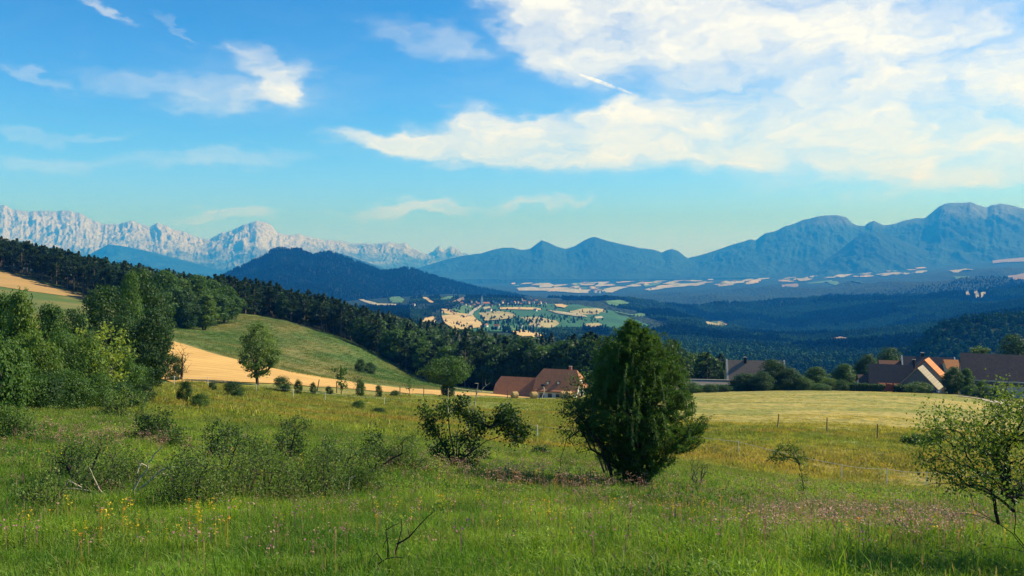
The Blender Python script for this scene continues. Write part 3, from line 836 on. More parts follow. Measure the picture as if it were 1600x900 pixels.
def copy_thing(o, loc, rz, s=1.0, label=None):
    c = o.copy(); COL.objects.link(c); c.location = loc; c.rotation_euler = (0, 0, rz); c.scale = (s, s, s) if np.isscalar(s) else s
    if label: c['label'] = label
    for ch in list(o.children):
        k = ch.copy(); COL.objects.link(k); k.parent = c
        for g_ in ch.children:
            d = g_.copy(); COL.objects.link(d); d.parent = k
    return c
VH = [small_house(m_white, m_redt2), small_house(m_cream, m_brown), small_house(m_plaster, m_redt)]
vlab = ['tiny white house with a red roof in the village beyond the wheat fields',
        'tiny cream house with a brown roof in the village beyond the wheat fields',
        'tiny grey house with a dull red roof in the village beyond the wheat fields']
spots = [(x_, y_) for x_, y_ in [(728,478),(733,480),(741,479),(748,477),(757,479),(761,474),(765,477),(770,473),(775,475),(779,478),(784,474),(788,472),(793,476),(798,473),(804,475),(810,474),(814,477),(820,473),(826,475),
         (833,474),(838,472),(845,475),(852,476),(735,473),(744,473),(768,480),(781,471),(760,470),(800,470),(815,470),(830,470),(842,478),(722,476),(716,480),(646,478),(700,480),
         (765,487),(812,484),(828,515),(776,514),(815,513),(840,512),(760,512),(868,485),(836,487)]]
used = [False] * 3
gl = ['white houses of the far village', 'cream houses of the far village', 'grey houses of the far village']
for i, (px, py) in enumerate(spots):
    p = hit_far([px + random.uniform(-1, 1)], [py])[0]
    k = random.choice([0, 0, 1, 2]); p[2] += 2
    rz = random.uniform(0, math.pi); s_ = random.uniform(0.55, 0.9)
    if not used[k]:
        used[k] = True; o = VH[k]; o.location = p; o.rotation_euler = (0, 0, rz); o.scale = (s_,) * 3
        tag(o, vlab[k], 'house', gl[k])
    else:
        copy_thing(VH[k], p, rz, s_)
# far hamlets on the plain
for (px, py) in [(936,458),(930,457),(944,459),(1018,453),(1148,441),(895,452),(905,453)]:
    p = hit_far([px], [py])[0]; p[2] += 5
    o = copy_thing(VH[0], p, random.uniform(0, 3), 2.3)
    tag(o, 'pale farm building on the distant plain below the blue mountains', 'house', 'farm buildings on the distant plain')
# village church
p = hit_far([753], [478])[0]
ch = empty('church', (p[0], p[1], p[2]), 0.3, 'pale church with a pointed steeple in the far village', 'church')
v, f = box_vf(-3, 3, -3, 3, -3, 19); poly_obj('tower', v, f, m_white, ch)
poly_obj('spire', [(-3.3,-3.3,19),(3.3,-3.3,19),(3.3,3.3,19),(-3.3,3.3,19),(0,0,34)], [(0,1,4),(1,2,4),(2,3,4),(3,0,4),(3,2,1,0)], m_bluew, ch)
poly_obj('nave', [(3,-5,-3),(24,-5,-3),(24,5,-3),(3,5,-3),(3,-5,8),(24,-5,8),(24,5,8),(3,5,8),(3,0,12),(24,0,12)], [(0,1,5,4),(1,2,6,9,5),(2,3,7,6),(3,0,4,8,7)], m_white, ch)
poly_obj('roof', [(3,-5.6,7.6),(24.5,-5.6,7.6),(24.5,0,12.3),(3,0,12.3),(3,5.6,7.6),(24.5,5.6,7.6),(3,-5.6,7.3),(24.5,-5.6,7.3),(24.5,0,12.0),(3,0,12.0),(3,5.6,7.3),(24.5,5.6,7.3)],
         [(0,1,2,3),(3,2,5,4),(7,6,9,8),(8,9,10,11),(0,6,7,1),(1,7,8,2),(2,8,11,5),(5,11,10,4)], m_redt, ch)
# ================================================================== PLANTS
def leaf_mat(name, c1, c2, transl=(0.10, 0.16, 0.02), var=0.35):
    m, t = new_mat(name)
    oi = t.n('ShaderNodeObjectInfo')
    at_ = t.n('ShaderNodeAttribute'); at_.attribute_name = 'tone'
    geo = t.n('ShaderNodeNewGeometry')
    k = t.m('ADD', t.m('MULTIPLY', at_.outputs['Fac'], 0.65), t.m('MULTIPLY', oi.outputs['Random'], 0.35))
    c = t.mix(k, c1, c2)
    n = t.noise(geo.outputs['Position'], 0.35, 2, 0.6)
    c = t.mix(t.m('MULTIPLY', t.ss(n, 0.45, 0.7), var), c, tuple(min(1, x * 1.5) for x in c2))
    tr = t.mix(1.0, c, (1.6, 1.5, 0.7), 'MULTIPLY')
    return finish(m, t, c, 0.55, spec=0.25, transl=tr)
m_bark, t = new_mat('bark'); geo = t.n('ShaderNodeNewGeometry')
finish(m_bark, t, t.mix(t.ss(t.noise(t.mapping(geo.outputs['Position'], (4, 4, 1)), 4, 4, 0.7), 0.35, 0.65), (0.055, 0.042, 0.032), (0.12, 0.10, 0.08)), 0.95)
m_pbark, t = new_mat('pine_bark'); geo = t.n('ShaderNodeNewGeometry')
finish(m_pbark, t, t.mix(t.ss(t.noise(geo.outputs['Position'], 2, 4, 0.7), 0.35, 0.65), (0.16, 0.12, 0.09), (0.25, 0.19, 0.14)), 0.95)
m_dead, t = new_mat('bleached_wood'); geo = t.n('ShaderNodeNewGeometry')
finish(m_dead, t, t.mix(t.ss(t.noise(t.mapping(geo.outputs['Position'], (9, 9, 2)), 5, 4, 0.7), 0.35, 0.65), (0.56, 0.47, 0.34), (0.36, 0.30, 0.22)), 0.9)
m_darktwig, t = new_mat('dark_twig'); finish(m_darktwig, t, (0.030, 0.024, 0.020), 0.9)

L_pine = leaf_mat('pine_needles', (0.013, 0.036, 0.014), (0.034, 0.068, 0.022))
L_dark = leaf_mat('dark_broadleaf', (0.018, 0.052, 0.013), (0.045, 0.098, 0.022))
L_mid = leaf_mat('broadleaf', (0.036, 0.092, 0.016), (0.082, 0.155, 0.028))
L_lite = leaf_mat('light_broadleaf', (0.060, 0.120, 0.020), (0.120, 0.190, 0.030))
L_juni = leaf_mat('juniper_scales', (0.028, 0.084, 0.018), (0.105, 0.190, 0.034), var=0.3)
L_shrub = leaf_mat('thorn_leaves', (0.045, 0.095, 0.018), (0.150, 0.215, 0.045))
L_yel = leaf_mat('young_leaves', (0.17, 0.24, 0.035), (0.26, 0.32, 0.05))
L_right = leaf_mat('plum_leaves', (0.055, 0.110, 0.018), (0.170, 0.230, 0.038))

def unit(v):
    return v / np.maximum(np.linalg.norm(v, axis=-1, keepdims=True), 1e-9)

def leaf_arrays(C, N, l, w, rg, tone):
    """diamond leaves: centres C (n,3), facing N (n,3)"""
    n = len(C)
    N = unit(N); r = unit(rg.normal(size=(n, 3)))
    a = unit(np.cross(N, r)); b = np.cross(N, a)
    l = (np.broadcast_to(l, n) * rg.uniform(0.7, 1.3, n))[:, None]; w = (np.broadcast_to(w, n) * rg.uniform(0.7, 1.3, n))[:, None]
    V = np.stack([C - a * l * 0.5, C + b * w * 0.5 + N * w * 0.12, C + a * l * 0.5, C - b * w * 0.5 + N * w * 0.12], 1).reshape(-1, 3)
    return V, np.arange(4 * n), np.full(n, 4), np.repeat(tone, 4)

def leaf_mesh(name, parts):
    V = np.concatenate([p[0] for p in parts]); off = 0; Lo = []
    for p in parts:
        Lo.append(p[1] + off); off += len(p[0])
    me = np_mesh(name, V, np.concatenate(Lo), np.concatenate([p[2] for p in parts]))
    attr_float(me, 'tone', np.concatenate([p[3] for p in parts]))
    return me

def tubes(name, A, B, ra, rb, sides=5):
    """tapered prisms along the segments A->B"""
    n = len(A); d = unit(B - A)
    ref = np.where(np.abs(d[:, 2:3]) > 0.9, np.array([[1.0, 0, 0]]), np.array([[0, 0, 1.0]]))
    u_ = unit(np.cross(d, ref)); v_ = np.cross(d, u_)
    th = np.arange(sides) * 2 * math.pi / sides
    ring = u_[:, None, :] * np.cos(th)[None, :, None] + v_[:, None, :] * np.sin(th)[None, :, None]
    V = np.concatenate([A[:, None, :] + ring * ra[:, None, None], B[:, None, :] + ring * rb[:, None, None]], 1).reshape(-1, 3)
    base = (np.arange(n) * 2 * sides)[:, None]
    k = np.arange(sides); k2 = (k + 1) % sides
    q = np.stack([base + k, base + k2, base + sides + k2, base + sides + k], -1).reshape(-1, 4)
    return np_mesh(name, V, q, np.full(len(q), 4), True)

def skeleton(trunks, tips, rg, bend=0.12, up=0.15, cost=0.4, r_tip=0.012, pw=0.46, sub=3):
    """trunks: list of point lists (first point = foot); each tip is tied to the cheapest node of what has grown so far"""
    P = []; par = []; pl_ = []
    for tr in trunks:
        last = -1
        for p in tr:
            P.append(np.array(p, float)); par.append(last)
            pl_.append(0 if last < 0 else pl_[last] + np.linalg.norm(P[-1] - P[last])); last = len(P) - 1
    base = P[0]
    tips = tips[np.argsort(np.linalg.norm(tips - base, axis=1))]
    tip_ids = []
    for t_ in tips:
        arr = np.array(P); d = np.linalg.norm(arr - t_, axis=1)
        pen = d + cost * np.array(pl_) + np.where(arr[:, 2] > t_[2] + 0.15 * d, 0.6 * d, 0)
        j = int(np.argmin(pen)); a = P[j]; dd = d[j]; last = j
        off = rg.normal(size=3) * bend * dd
        for k in range(1, sub + 1):
            f = k / sub
            q = a + (t_ - a) * f + (off + np.array([0, 0, -up * dd])) * math.sin(f * math.pi) if k < sub else t_
            P.append(np.array(q)); par.append(last); pl_.append(pl_[last] + np.linalg.norm(P[-1] - P[last])); last = len(P) - 1
        tip_ids.append(last)
    n = len(P); cnt = np.zeros(n)
    cnt[tip_ids] += 1
    for i in range(n - 1, -1, -1):
        if par[i] >= 0: cnt[par[i]] += cnt[i]
    r = r_tip * np.maximum(cnt, 1) ** pw
    return np.array(P), np.array(par), r, np.array(tip_ids)

def branch_mesh(name, P, par, r, sides=5, rmax=None):
    i = np.nonzero(par >= 0)[0]
    if rmax is not None: r = np.minimum(r, rmax)
    rb = r[i]; ra = np.minimum(r[par[i]], rb * 1.6)
    return tubes(name, P[par[i]], P[i], ra, rb, sides)

# ---------- broadleaf tree / bush built from leaf clumps
def broadleaf(name, H, Wd, seed, leafmat, trunk_h=0.18, clumps=34, leaves=60, leaf=0.5, flat=1.0, stems=1, egg=0.42, barkm=None, clump_r=0.17, sparse=0.0, part='crown'):
    rg = np.random.default_rng(seed)
    z0 = H * trunk_h; ch = H - z0; cz = z0 + ch * 0.5
    C = []
    while len(C) < clumps:
        p = rg.uniform(-1, 1, 3)
        rr = np.linalg.norm(p)
        if rr > 1 or rr < 0.45: continue
        zt = p[2]
        wf = 1.0 - egg * max(0, zt) ** 1.5 - (0.25 * max(0, -zt) ** 2)
        C.append([p[0] * Wd * 0.5 * wf * 0.86, p[1] * Wd * 0.5 * flat * wf * 0.86, cz + zt * ch * 0.5 * 0.88])
    C = np.array(C)
    C[:, :2] += rg.normal(size=(clumps, 2)) * Wd * 0.03
    trunks = []
    for s_ in range(stems):
        a = rg.uniform(0, 6.28); k = 0.0 if stems == 1 else 0.10 * Wd
        pts = [(math.cos(a) * k * 0.4, math.sin(a) * k * 0.4, -0.4)]
        for q in (0.33, 0.66, 1.0):
            pts.append((math.cos(a) * k * (0.4 + q) + rg.normal() * Wd * 0.012, math.sin(a) * k * (0.4 + q) + rg.normal() * Wd * 0.012, (z0 + ch * 0.35) * q))
        trunks.append(pts)
    P, par, r, tips = skeleton(trunks, C, rg, 0.10, 0.12, 0.4, H * 0.0035, 0.5, 3)
    parts = []
    core = np.array([0, 0, z0 + ch * 0.35])
    for c in C:
        rc = clump_r * Wd * rg.uniform(0.65, 1.3)
        n = int(leaves * rg.uniform(0.6, 1.3))
        d = unit(rg.normal(size=(n, 3))); d[:, 2] = d[:, 2] * 0.75 + 0.12
        rad = rc * rg.uniform(0.55, 1.05, n)[:, None]
        pos = c + d * rad * np.array([1, 1, 0.72])
        tone = rg.uniform(0, 1) * 0.6
        parts.append(leaf_arrays(pos, d * 0.8 + unit(c - core) * 0.4 + rg.normal(size=(n, 3)) * 0.45, leaf, leaf * 0.62, rg, np.clip(tone + rg.uniform(0, 0.4, n), 0, 1)))
    # scattered leaves between the clumps, and along the branches
    n = int(clumps * leaves * 0.25)
    p = unit(rg.normal(size=(n, 3))) * rg.uniform(0.5, 1.0, (n, 1)) * np.array([Wd * 0.47, Wd * 0.47 * flat, ch * 0.47]) + np.array([0, 0, cz])
    parts.append(leaf_arrays(p, rg.normal(size=(n, 3)), leaf, leaf * 0.6, rg, rg.uniform(0, 1, n)))
    e = empty(name, (0, 0, 0))
    link('trunk', branch_mesh('trunk', P, par, r, 5, H * 0.035), barkm or m_bark, e)
    link(part, leaf_mesh(part, parts), leafmat, e)
    return e

def pine(name, H, Wd, seed, leafmat, bare=0.4, n_whorl=13, leaf=0.55, per=42, conic=0.6):
    rg = np.random.default_rng(seed)
    A = []; B = []; ra = []; rb = []; parts = []
    lean = rg.normal(size=2) * 0.015 * H
    def tr(z): return np.array([lean[0] * (z / H) ** 2, lean[1] * (z / H) ** 2, z])
    zs = np.linspace(-0.5, H * 0.97, 8)
    for a, b in zip(zs[:-1], zs[1:]):
        A.append(tr(a)); B.append(tr(b)); ra.append(H * 0.013 * (1 - 0.85 * max(a, 0) / H) + 0.02); rb.append(H * 0.013 * (1 - 0.85 * b / H) + 0.02)
    for i in range(n_whorl):
        f = (i + rg.uniform(-0.3, 0.3)) / (n_whorl - 1); f = min(max(f, 0), 1)
        z = H * (bare + (1 - bare) * f * 0.97)
        L = Wd * 0.5 * ((1 - f) ** conic * (0.55 + 0.45 * min(1, f * 5)) + 0.10)
        for k in range(rg.integers(3, 6)):
            a = rg.uniform(0, 6.283); l_ = L * rg.uniform(0.65, 1.15)
            p0 = tr(z); p1 = p0 + np.array([math.cos(a) * l_, math.sin(a) * l_, l_ * rg.uniform(-0.05, 0.35)])
            A.append(p0); B.append(p1); ra.append(H * 0.004); rb.append(H * 0.0015)
            tone = rg.uniform(0, 0.6)
            n = int(per * rg.uniform(0.6, 1.2))
            s_ = rg.uniform(0.3, 1.05, n) ** 0.8
            pos = p0 + (p1 - p0) * s_[:, None] + rg.normal(size=(n, 3)) * np.array([l_ * 0.15, l_ * 0.15, H * 0.018])
            parts.append(leaf_arrays(pos, rg.normal(size=(n, 3)) * 0.7 + np.array([0, 0, 0.8]), leaf, leaf * 0.5, rg, np.clip(tone + rg.uniform(0, 0.4, n), 0, 1)))
    e = empty(name, (0, 0, 0))
    link('trunk', tubes('trunk', np.array(A), np.array(B), np.array(ra), np.array(rb), 5), m_pbark, e)
    link('crown', leaf_mesh('crown', parts), leafmat, e)
    return e

class Kind:
    """a prototype that is used up by its first placement and copied afterwards"""
    def __init__(s, e): s.e = e; s.used = False
    def put(s, loc, rz, sc, label, cat, group=None):
        if not s.used:
            s.used = True; o = s.e; o.location = loc; o.rotation_euler = (0, 0, rz); o.scale = (sc,) * 3 if np.isscalar(sc) else sc
        else:
            o = copy_thing(s.e, loc, rz, sc)
        o['label'] = label; o['category'] = cat
        if group: o['group'] = group
        elif 'group' in o: del o['group']
        return o

# ---------------------------------------------------------------- the far-off woods: one object, instanced by nodes
def scatter_object(name, protos, mats, pts, pid, scale, rotz, tilt=None, label=None, tone=None):
    """protos: list of (co, loops, sizes, tone, matindex) arrays; pts (n,3). All kept in ONE mesh; a node tree splits prototypes from points."""
    V = [pts]; Lo = []; Sz = []; T = [np.zeros(len(pts))]; TID = [np.zeros(len(pts))]; MI = []
    off = len(pts)
    for k, (co, lo, sz, tn, mi) in enumerate(protos):
        V.append(co); Lo.append(lo + off); Sz.append(sz); T.append(tn); TID.append(np.full(len(co), k + 1)); off += len(co)
        MI.append(np.full(len(sz), mi))
    me = np_mesh(name, np.concatenate(V), np.concatenate(Lo), np.concatenate(Sz), False, np.concatenate(MI))
    n = len(pts); m_ = off - n
    attr_float(me, 'tone', np.concatenate(T)); attr_float(me, 'tid', np.concatenate(TID))
    attr_float(me, 'pick', np.concatenate([pid, np.zeros(m_)])); attr_float(me, 'sc', np.concatenate([scale, np.ones(m_)])); attr_float(me, 'rz', np.concatenate([rotz, np.zeros(m_)]))
    o = link(name, me, mats, kind='stuff', label=label)
    g = bpy.data.node_groups.new(name + '_scatter', 'GeometryNodeTree')
    g.interface.new_socket('Geometry', in_out='INPUT', socket_type='NodeSocketGeometry')
    g.interface.new_socket('Geometry', in_out='OUTPUT', socket_type='NodeSocketGeometry')
    N = g.nodes; L = g.links
    gi = N.new('NodeGroupInput'); go = N.new('NodeGroupOutput')
    def named(nm):
        a = N.new('GeometryNodeInputNamedAttribute'); a.data_type = 'FLOAT'; a.inputs['Name'].default_value = nm; return a.outputs['Attribute']
    tid = named('tid')
    def sep(k):
        c = N.new('FunctionNodeCompare'); c.data_type = 'FLOAT'; c.operation = 'EQUAL'
        L.new(tid, c.inputs[0]); c.inputs[1].default_value = k; c.inputs['Epsilon'].default_value = 0.3
        s_ = N.new('GeometryNodeSeparateGeometry'); s_.domain = 'POINT'
        L.new(gi.outputs[0], s_.inputs['Geometry']); L.new(c.outputs[0], s_.inputs['Selection'])
        return s_.outputs['Selection']
    j = N.new('GeometryNodeJoinGeometry')
    for k in range(len(protos), 0, -1):
        a = N.new('GeometryNodeGeometryToInstance'); L.new(sep(k), a.inputs[0]); L.new(a.outputs[0], j.inputs[0])
    ip = N.new('GeometryNodeInstanceOnPoints')
    L.new(sep(0), ip.inputs['Points']); L.new(j.outputs[0], ip.inputs['Instance'])
    ip.inputs['Pick Instance'].default_value = True
    L.new(named('pick'), ip.inputs['Instance Index'])
    cx = N.new('ShaderNodeCombineXYZ'); L.new(named('rz'), cx.inputs[2])
    L.new(cx.outputs[0], ip.inputs['Rotation'])
    L.new(named('sc'), ip.inputs['Scale'])
    L.new(ip.outputs[0], go.inputs[0])
    md = o.modifiers.new('scatter', 'NODES'); md.node_group = g
    return o

def small_tree_proto(H, Wd, rg, n, leaf, conic=False, mi=0):
    if conic:
        f = rg.uniform(0, 1, n) ** 0.8
        z = H * (0.12 + 0.88 * f); r = Wd * 0.5 * (1 - f) ** 0.8 * rg.uniform(0.5, 1.05, n); a = rg.uniform(0, 6.283, n)
        C = np.stack([np.cos(a) * r, np.sin(a) * r, z], 1); Nn = np.stack([np.cos(a), np.sin(a), np.full(n, 0.7)], 1)
    else:
        C0 = unit(rg.normal(size=(9, 3))) * np.array([Wd * 0.26, Wd * 0.26, H * 0.24]) + np.array([0, 0, H * 0.58])
        k = rg.integers(0, 9, n); d = unit(rg.normal(size=(n, 3)))
        C = C0[k] + d * np.array([Wd * 0.26, Wd * 0.26, H * 0.22]) * rg.uniform(0.7, 1.05, (n, 1)); Nn = d
    tone = rg.uniform(0, 1, n)
    V, Lo, Sz, T = leaf_arrays(C, Nn + rg.normal(size=(n, 3)) * 0.15, leaf, leaf * 0.75, rg, tone)
    return (V, Lo, Sz, T, mi)

rg = np.random.default_rng(77)
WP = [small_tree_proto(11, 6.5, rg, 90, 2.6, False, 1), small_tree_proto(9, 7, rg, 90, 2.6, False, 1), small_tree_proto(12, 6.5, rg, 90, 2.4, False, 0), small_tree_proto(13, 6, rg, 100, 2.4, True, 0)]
# woods on the valley sides: where no field lies
fld = [np.array(o[1], float) for o in FIELDS]
def inside(px, py, grow=0.0):
    res = np.zeros(len(px), bool)
    for q in fld:
        c = q.mean(0); q2 = c + (q - c) * (1 + grow)
        x0, y0 = q2.min(0); x1, y1 = q2.max(0)
        m_ = (px > x0) & (px < x1) & (py > y0) & (py < y1)
        if not m_.any(): continue
        r_ = np.zeros(len(px), bool)
        for i in range(len(q2)):
            xa, ya = q2[i]; xb, yb = q2[(i + 1) % len(q2)]
            if ya == yb: continue
            r_ ^= ((ya > py) != (yb > py)) & (px < (xb - xa) * (py - ya) / (yb - ya) + xa)
        res |= r_ & m_
    return res
def to_px(X, Y, Z):
    dz = Z - EYE
    cf = Y * math.cos(PITCH) - dz * math.sin(PITCH); cu = Y * math.sin(PITCH) + dz * math.cos(PITCH)
    return 800 + F * X / cf, 450 - F * cu / cf
N0 = 330000
Yr = 850 + (5200 - 850) * rg.uniform(0, 1, N0) ** 0.9; ur = rg.uniform(-0.30, 0.66, N0)
Xr = ur * Yr; Zr = valley(Xr, Yr)
ppx, ppy = to_px(Xr, Yr, Zr)
dens_ = fbm(Xr / 500, Yr / 500, 4, 91)
edge_n = 110 * fbm(Xr / 260, Yr / 260, 4, 97)
wood = ppx + edge_n > 930
keep = ~inside(ppx, ppy, 0.25) & (ppx > 430) & (ppx < 1700)
plain = (ppx > 640) & (ppx + edge_n < 1000) & (ppy > 470) & (ppy < 550) & ~(wood & (ppy > 515))
keep &= np.where(plain, dens_ > 0.12, dens_ > -0.62)
keep &= ~((ppx + edge_n < 900) & (Yr > 3300)) & ~((ppx < 640) & (Yr > 2600)) & (rg.uniform(0, 1, N0) > np.clip((Yr - 3800) / 1400, 0, 1))
keep &= rg.uniform(0, 1, N0) < np.clip(1600.0 / Yr, 0.25, 0.8) * np.clip(Yr / 2500, 0.3, 1.2)
idx = np.nonzero(keep)[0]
pts = np.stack([Xr, Yr, Zr - 0.5], 1)[idx]
sc_ = rg.uniform(0.7, 1.35, len(idx)) * np.clip(Yr[idx] / 2600, 1.0, 1.25) * np.clip(1.6 - Yr[idx] / 6500, 0.8, 1.0) * np.where(plain[idx], 0.8, 1.0)
lit_ = (fbm(Xr[idx] / 420, Yr[idx] / 420, 4, 95) > -0.2) & (Yr[idx] < 4500) & (ppx[idx] > 950)  # right-flank trees given lighter leaves to paint in the sunlit slopes
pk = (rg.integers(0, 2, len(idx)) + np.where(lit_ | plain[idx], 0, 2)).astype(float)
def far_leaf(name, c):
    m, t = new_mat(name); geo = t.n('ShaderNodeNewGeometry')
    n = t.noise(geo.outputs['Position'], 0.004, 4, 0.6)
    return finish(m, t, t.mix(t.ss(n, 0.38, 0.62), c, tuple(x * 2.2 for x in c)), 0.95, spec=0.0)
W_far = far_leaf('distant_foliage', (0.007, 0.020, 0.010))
W_far2 = far_leaf('distant_light_foliage', (0.028, 0.060, 0.016))  # lighter leaf colour; on the right flank it stands in for sunlight
# hedgerows along the field edges
hx = []; hy = []; hs_ = []
for fm, outl in FIELDS[:29]:
    q = hit_far([p_[0] for p_ in outl], [p_[1] for p_ in outl])
    for i in range(len(q)):
        if rg.uniform() < 0.6: continue
        a = q[i]; b = q[(i + 1) % len(q)]; L_ = np.linalg.norm(b - a)
        for k in range(int(L_ / 13)):
            if rg.uniform() < 0.3: continue
            f = rg.uniform(); p_ = a + (b - a) * f + rg.normal(size=3) * 4
            hx.append(p_[0]); hy.append(p_[1]); hs_.append(rg.uniform(0.35, 0.7))
for (cx_, cy_, sx_, sy_, n) in [(790,507,34,2.2,90),(765,500,8,3,30),(830,503,30,2.5,80),(870,498,30,2,60),(700,488,30,3,60),(745,487,8,1,12),(905,502,20,2,40),(800,478,40,2,90),(770,490,12,1.5,20),(815,517,30,2,60),(664,494,8,3,40),(722,497,3,1,8),(760,476,14,1.5,30),(850,519,24,2,50),(930,490,14,2,30),(620,482,40,3,120),(690,480,24,2.5,60)]:
    for k in range(int(n * 0.65)):
        q = hit_far([rg.normal(cx_, sx_)], [rg.normal(cy_, sy_)])[0]
        hx.append(q[0]); hy.append(q[1]); hs_.append(rg.uniform(0.45, 0.95))
hx = np.array(hx); hy = np.array(hy)
pts = np.concatenate([pts, np.stack([hx, hy, valley(hx, hy) - 0.5], 1)]); sc_ = np.concatenate([sc_, hs_]); pk = np.concatenate([pk, rg.integers(0, 4, len(hx)).astype(float)])
# the two wooded hills
for sd_, nn, smul, pr_ in ((51, 5200, 0.75, (1180, 1760)), (41, 15000, 1.3, (240, 900))):
    Xw, Yw, Zw = HILLS[sd_]
    i_ = rg.integers(0, Xw.shape[0] - 1, nn * 2); j_ = rg.integers(0, Xw.shape[1] - 1, nn * 2); f = rg.uniform(0, 1, (2, nn * 2))
    def bl(A): return (A[i_, j_] * (1 - f[0]) + A[i_ + 1, j_] * f[0]) * (1 - f[1]) + (A[i_, j_ + 1] * (1 - f[0]) + A[i_ + 1, j_ + 1] * f[0]) * f[1]
    hp = np.stack([bl(Xw), bl(Yw), bl(Zw) - 1.0], 1)
    a_, b_ = to_px(hp[:, 0], hp[:, 1], hp[:, 2])
    k_ = (a_ > pr_[0]) & (a_ < pr_[1]) & (i_ < Xw.shape[0] * 0.82) & (i_ > Xw.shape[0] * 0.04)
    hp = hp[k_][:nn]
    pts = np.concatenate([pts, hp]); sc_ = np.concatenate([sc_, rg.uniform(0.7, 1.2, len(hp)) * smul]); pk = np.concatenate([pk, (rg.integers(0, 2, len(hp)) + (2 if sd_ == 41 else 0)).astype(float)])
print('valley trees', len(pts))
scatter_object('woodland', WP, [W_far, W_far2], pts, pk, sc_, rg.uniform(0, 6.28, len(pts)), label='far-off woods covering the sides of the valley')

# ---------------------------------------------------------------- the pine hill and the wood behind the farm
PINE = [Kind(pine('pine_tree', 13, 7.2, 100 + i, L_pine, bare=b_, n_whorl=12, per=38, leaf=0.75, conic=c_)) for i, (b_, c_) in enumerate([(0.45, 0.36), (0.38, 0.5), (0.5, 0.32), (0.25, 0.55), (0.12, 0.65)])]
BROAD = [Kind(broadleaf('broadleaf_tree', 11, 8, 200 + i, m__, trunk_h=0.06, clumps=40, leaves=52, leaf=0.72)) for i, m__ in enumerate([L_dark, L_mid, L_dark, L_mid, L_dark])]
fx = [-400, 0, 60, 110, 145, 200, 260, 300, 420, 560, 660, 700, 760, 870, 1000, 1060, 1150]
fy = [382, 374, 358, 344, 330, 300, 290, 305, 338, 312, 296, 282, 266, 262, 262, 262, 270]
def forest_edge(px): return np.interp(px, fx, fy)
cand = []
for Yi in np.arange(250, 520, 5.2):
    for Xi in np.arange(-420, 130, 5.2):
        X_ = Xi + rg.uniform(-2.2, 2.2); Y_ = Yi + rg.uniform(-2.2, 2.2)
        p_ = 800 + F * X_ / Y_
        if p_ < -60 or p_ > 1155: continue
        e_ = forest_edge(p_)
        if Y_ < e_: continue
        cand.append((Y_ - e_, X_, Y_, p_))
cand = np.array(cand)
Zc = ground(cand[:, 1], cand[:, 2])
order = np.argsort(cand[:, 0] + rg.uniform(0, 5, len(cand)))
np_, nb_ = 0, 0
rest = []
zone_names = [(145, 'on the slope above the golden field at the upper left'), (330, 'in the wood crossing the hill behind the leafy roadside trees'), (560, 'in the wood above the green hillock'),
              (760, 'in the wood behind the right end of the green hillock'), (940, 'in the wood right behind the red-roofed farmhouse'), (1200, 'in the wood between the tall juniper and the grey barn')]
for k in order:
    d_, X_, Y_, p_ = cand[k]
    prob_pine = np.interp(p_, [0, 300, 560, 700, 800, 1000, 1150], [1.0, 0.97, 0.75, 0.35, 0.15, 0.25, 0.3])
    isp = rg.uniform() < prob_pine
    where = next(nm for lim, nm in zone_names if p_ < lim)
    hs = rg.uniform(0.82, 1.12) * np.interp(p_, [0, 300, 480, 650, 900, 1000, 1080, 1150], [0.98, 0.95, 0.98, 1.0, 1.35, 1.25, 1.05, 0.7])
    loc = Vector((X_, Y_, Zc[k] - 0.2))
    if isp and np_ < 290:
        kk = rg.choice([0, 1, 2, 3] if p_ < 330 else [1, 3, 4, 4])
        o = PINE[kk].put(loc, rg.uniform(0, 6.28), (hs * rg.uniform(0.9, 1.15), hs * rg.uniform(0.9, 1.15), hs), 'dark pine ' + where, 'pine tree', 'dark pines ' + where); np_ += 1
    elif not isp and nb_ < 190:
        o = BROAD[rg.integers(0, 5)].put(loc, rg.uniform(0, 6.28), hs * rg.uniform(0.9, 1.15), 'green broadleaf tree ' + where, 'broadleaf tree', 'broadleaf trees ' + where); nb_ += 1
    else:
        rest.append((X_, Y_, Zc[k] - 0.3, 1 if isp else 0, hs))
rest = np.array(rest)
print('wood', np_, nb_, len(rest))
WQ = [small_tree_proto(11.5, 7.5, rg, 420, 1.1, False, 1), small_tree_proto(10.5, 8, rg, 420, 1.1, False, 1), small_tree_proto(12.5, 6.6, rg, 460, 1.0, False, 0), small_tree_proto(13, 6.4, rg, 460, 1.0, True, 0)]
scatter_object('woodland', WQ, [L_pine, L_dark], rest[:, :3], rest[:, 3] * 2 * (rg.uniform(0, 1, len(rest)) < 0.8) + rg.integers(0, 2, len(rest)), rest[:, 4], rg.uniform(0, 6.28, len(rest)), label='deeper rows of the wood running down from the pine slope')
# ================================================================== BUILDINGS
def sheet_roof(name, polys, mat, parent, th=0.18, label=None):
    """sloping sheets given a real thickness"""
    bm = bmesh.new()
    cache = {}
    for p in polys:
        vs = []
        for v in p:
            k = tuple(round(c, 3) for c in v)
            if k not in cache: cache[k] = bm.verts.new(v)
            vs.append(cache[k])
        bm.faces.new(vs)
    bmesh.ops.recalc_face_normals(bm, faces=bm.faces[:])
    up = sum((f.normal.z * f.calc_area() for f in bm.faces))
    if up < 0: bmesh.ops.reverse_faces(bm, faces=bm.faces[:])
    bmesh.ops.solidify(bm, geom=bm.faces[:], thickness=th)
    me = bpy.data.meshes.new(name); bm.to_mesh(me); bm.free()
    return link(name, me, mat, parent, label=label)

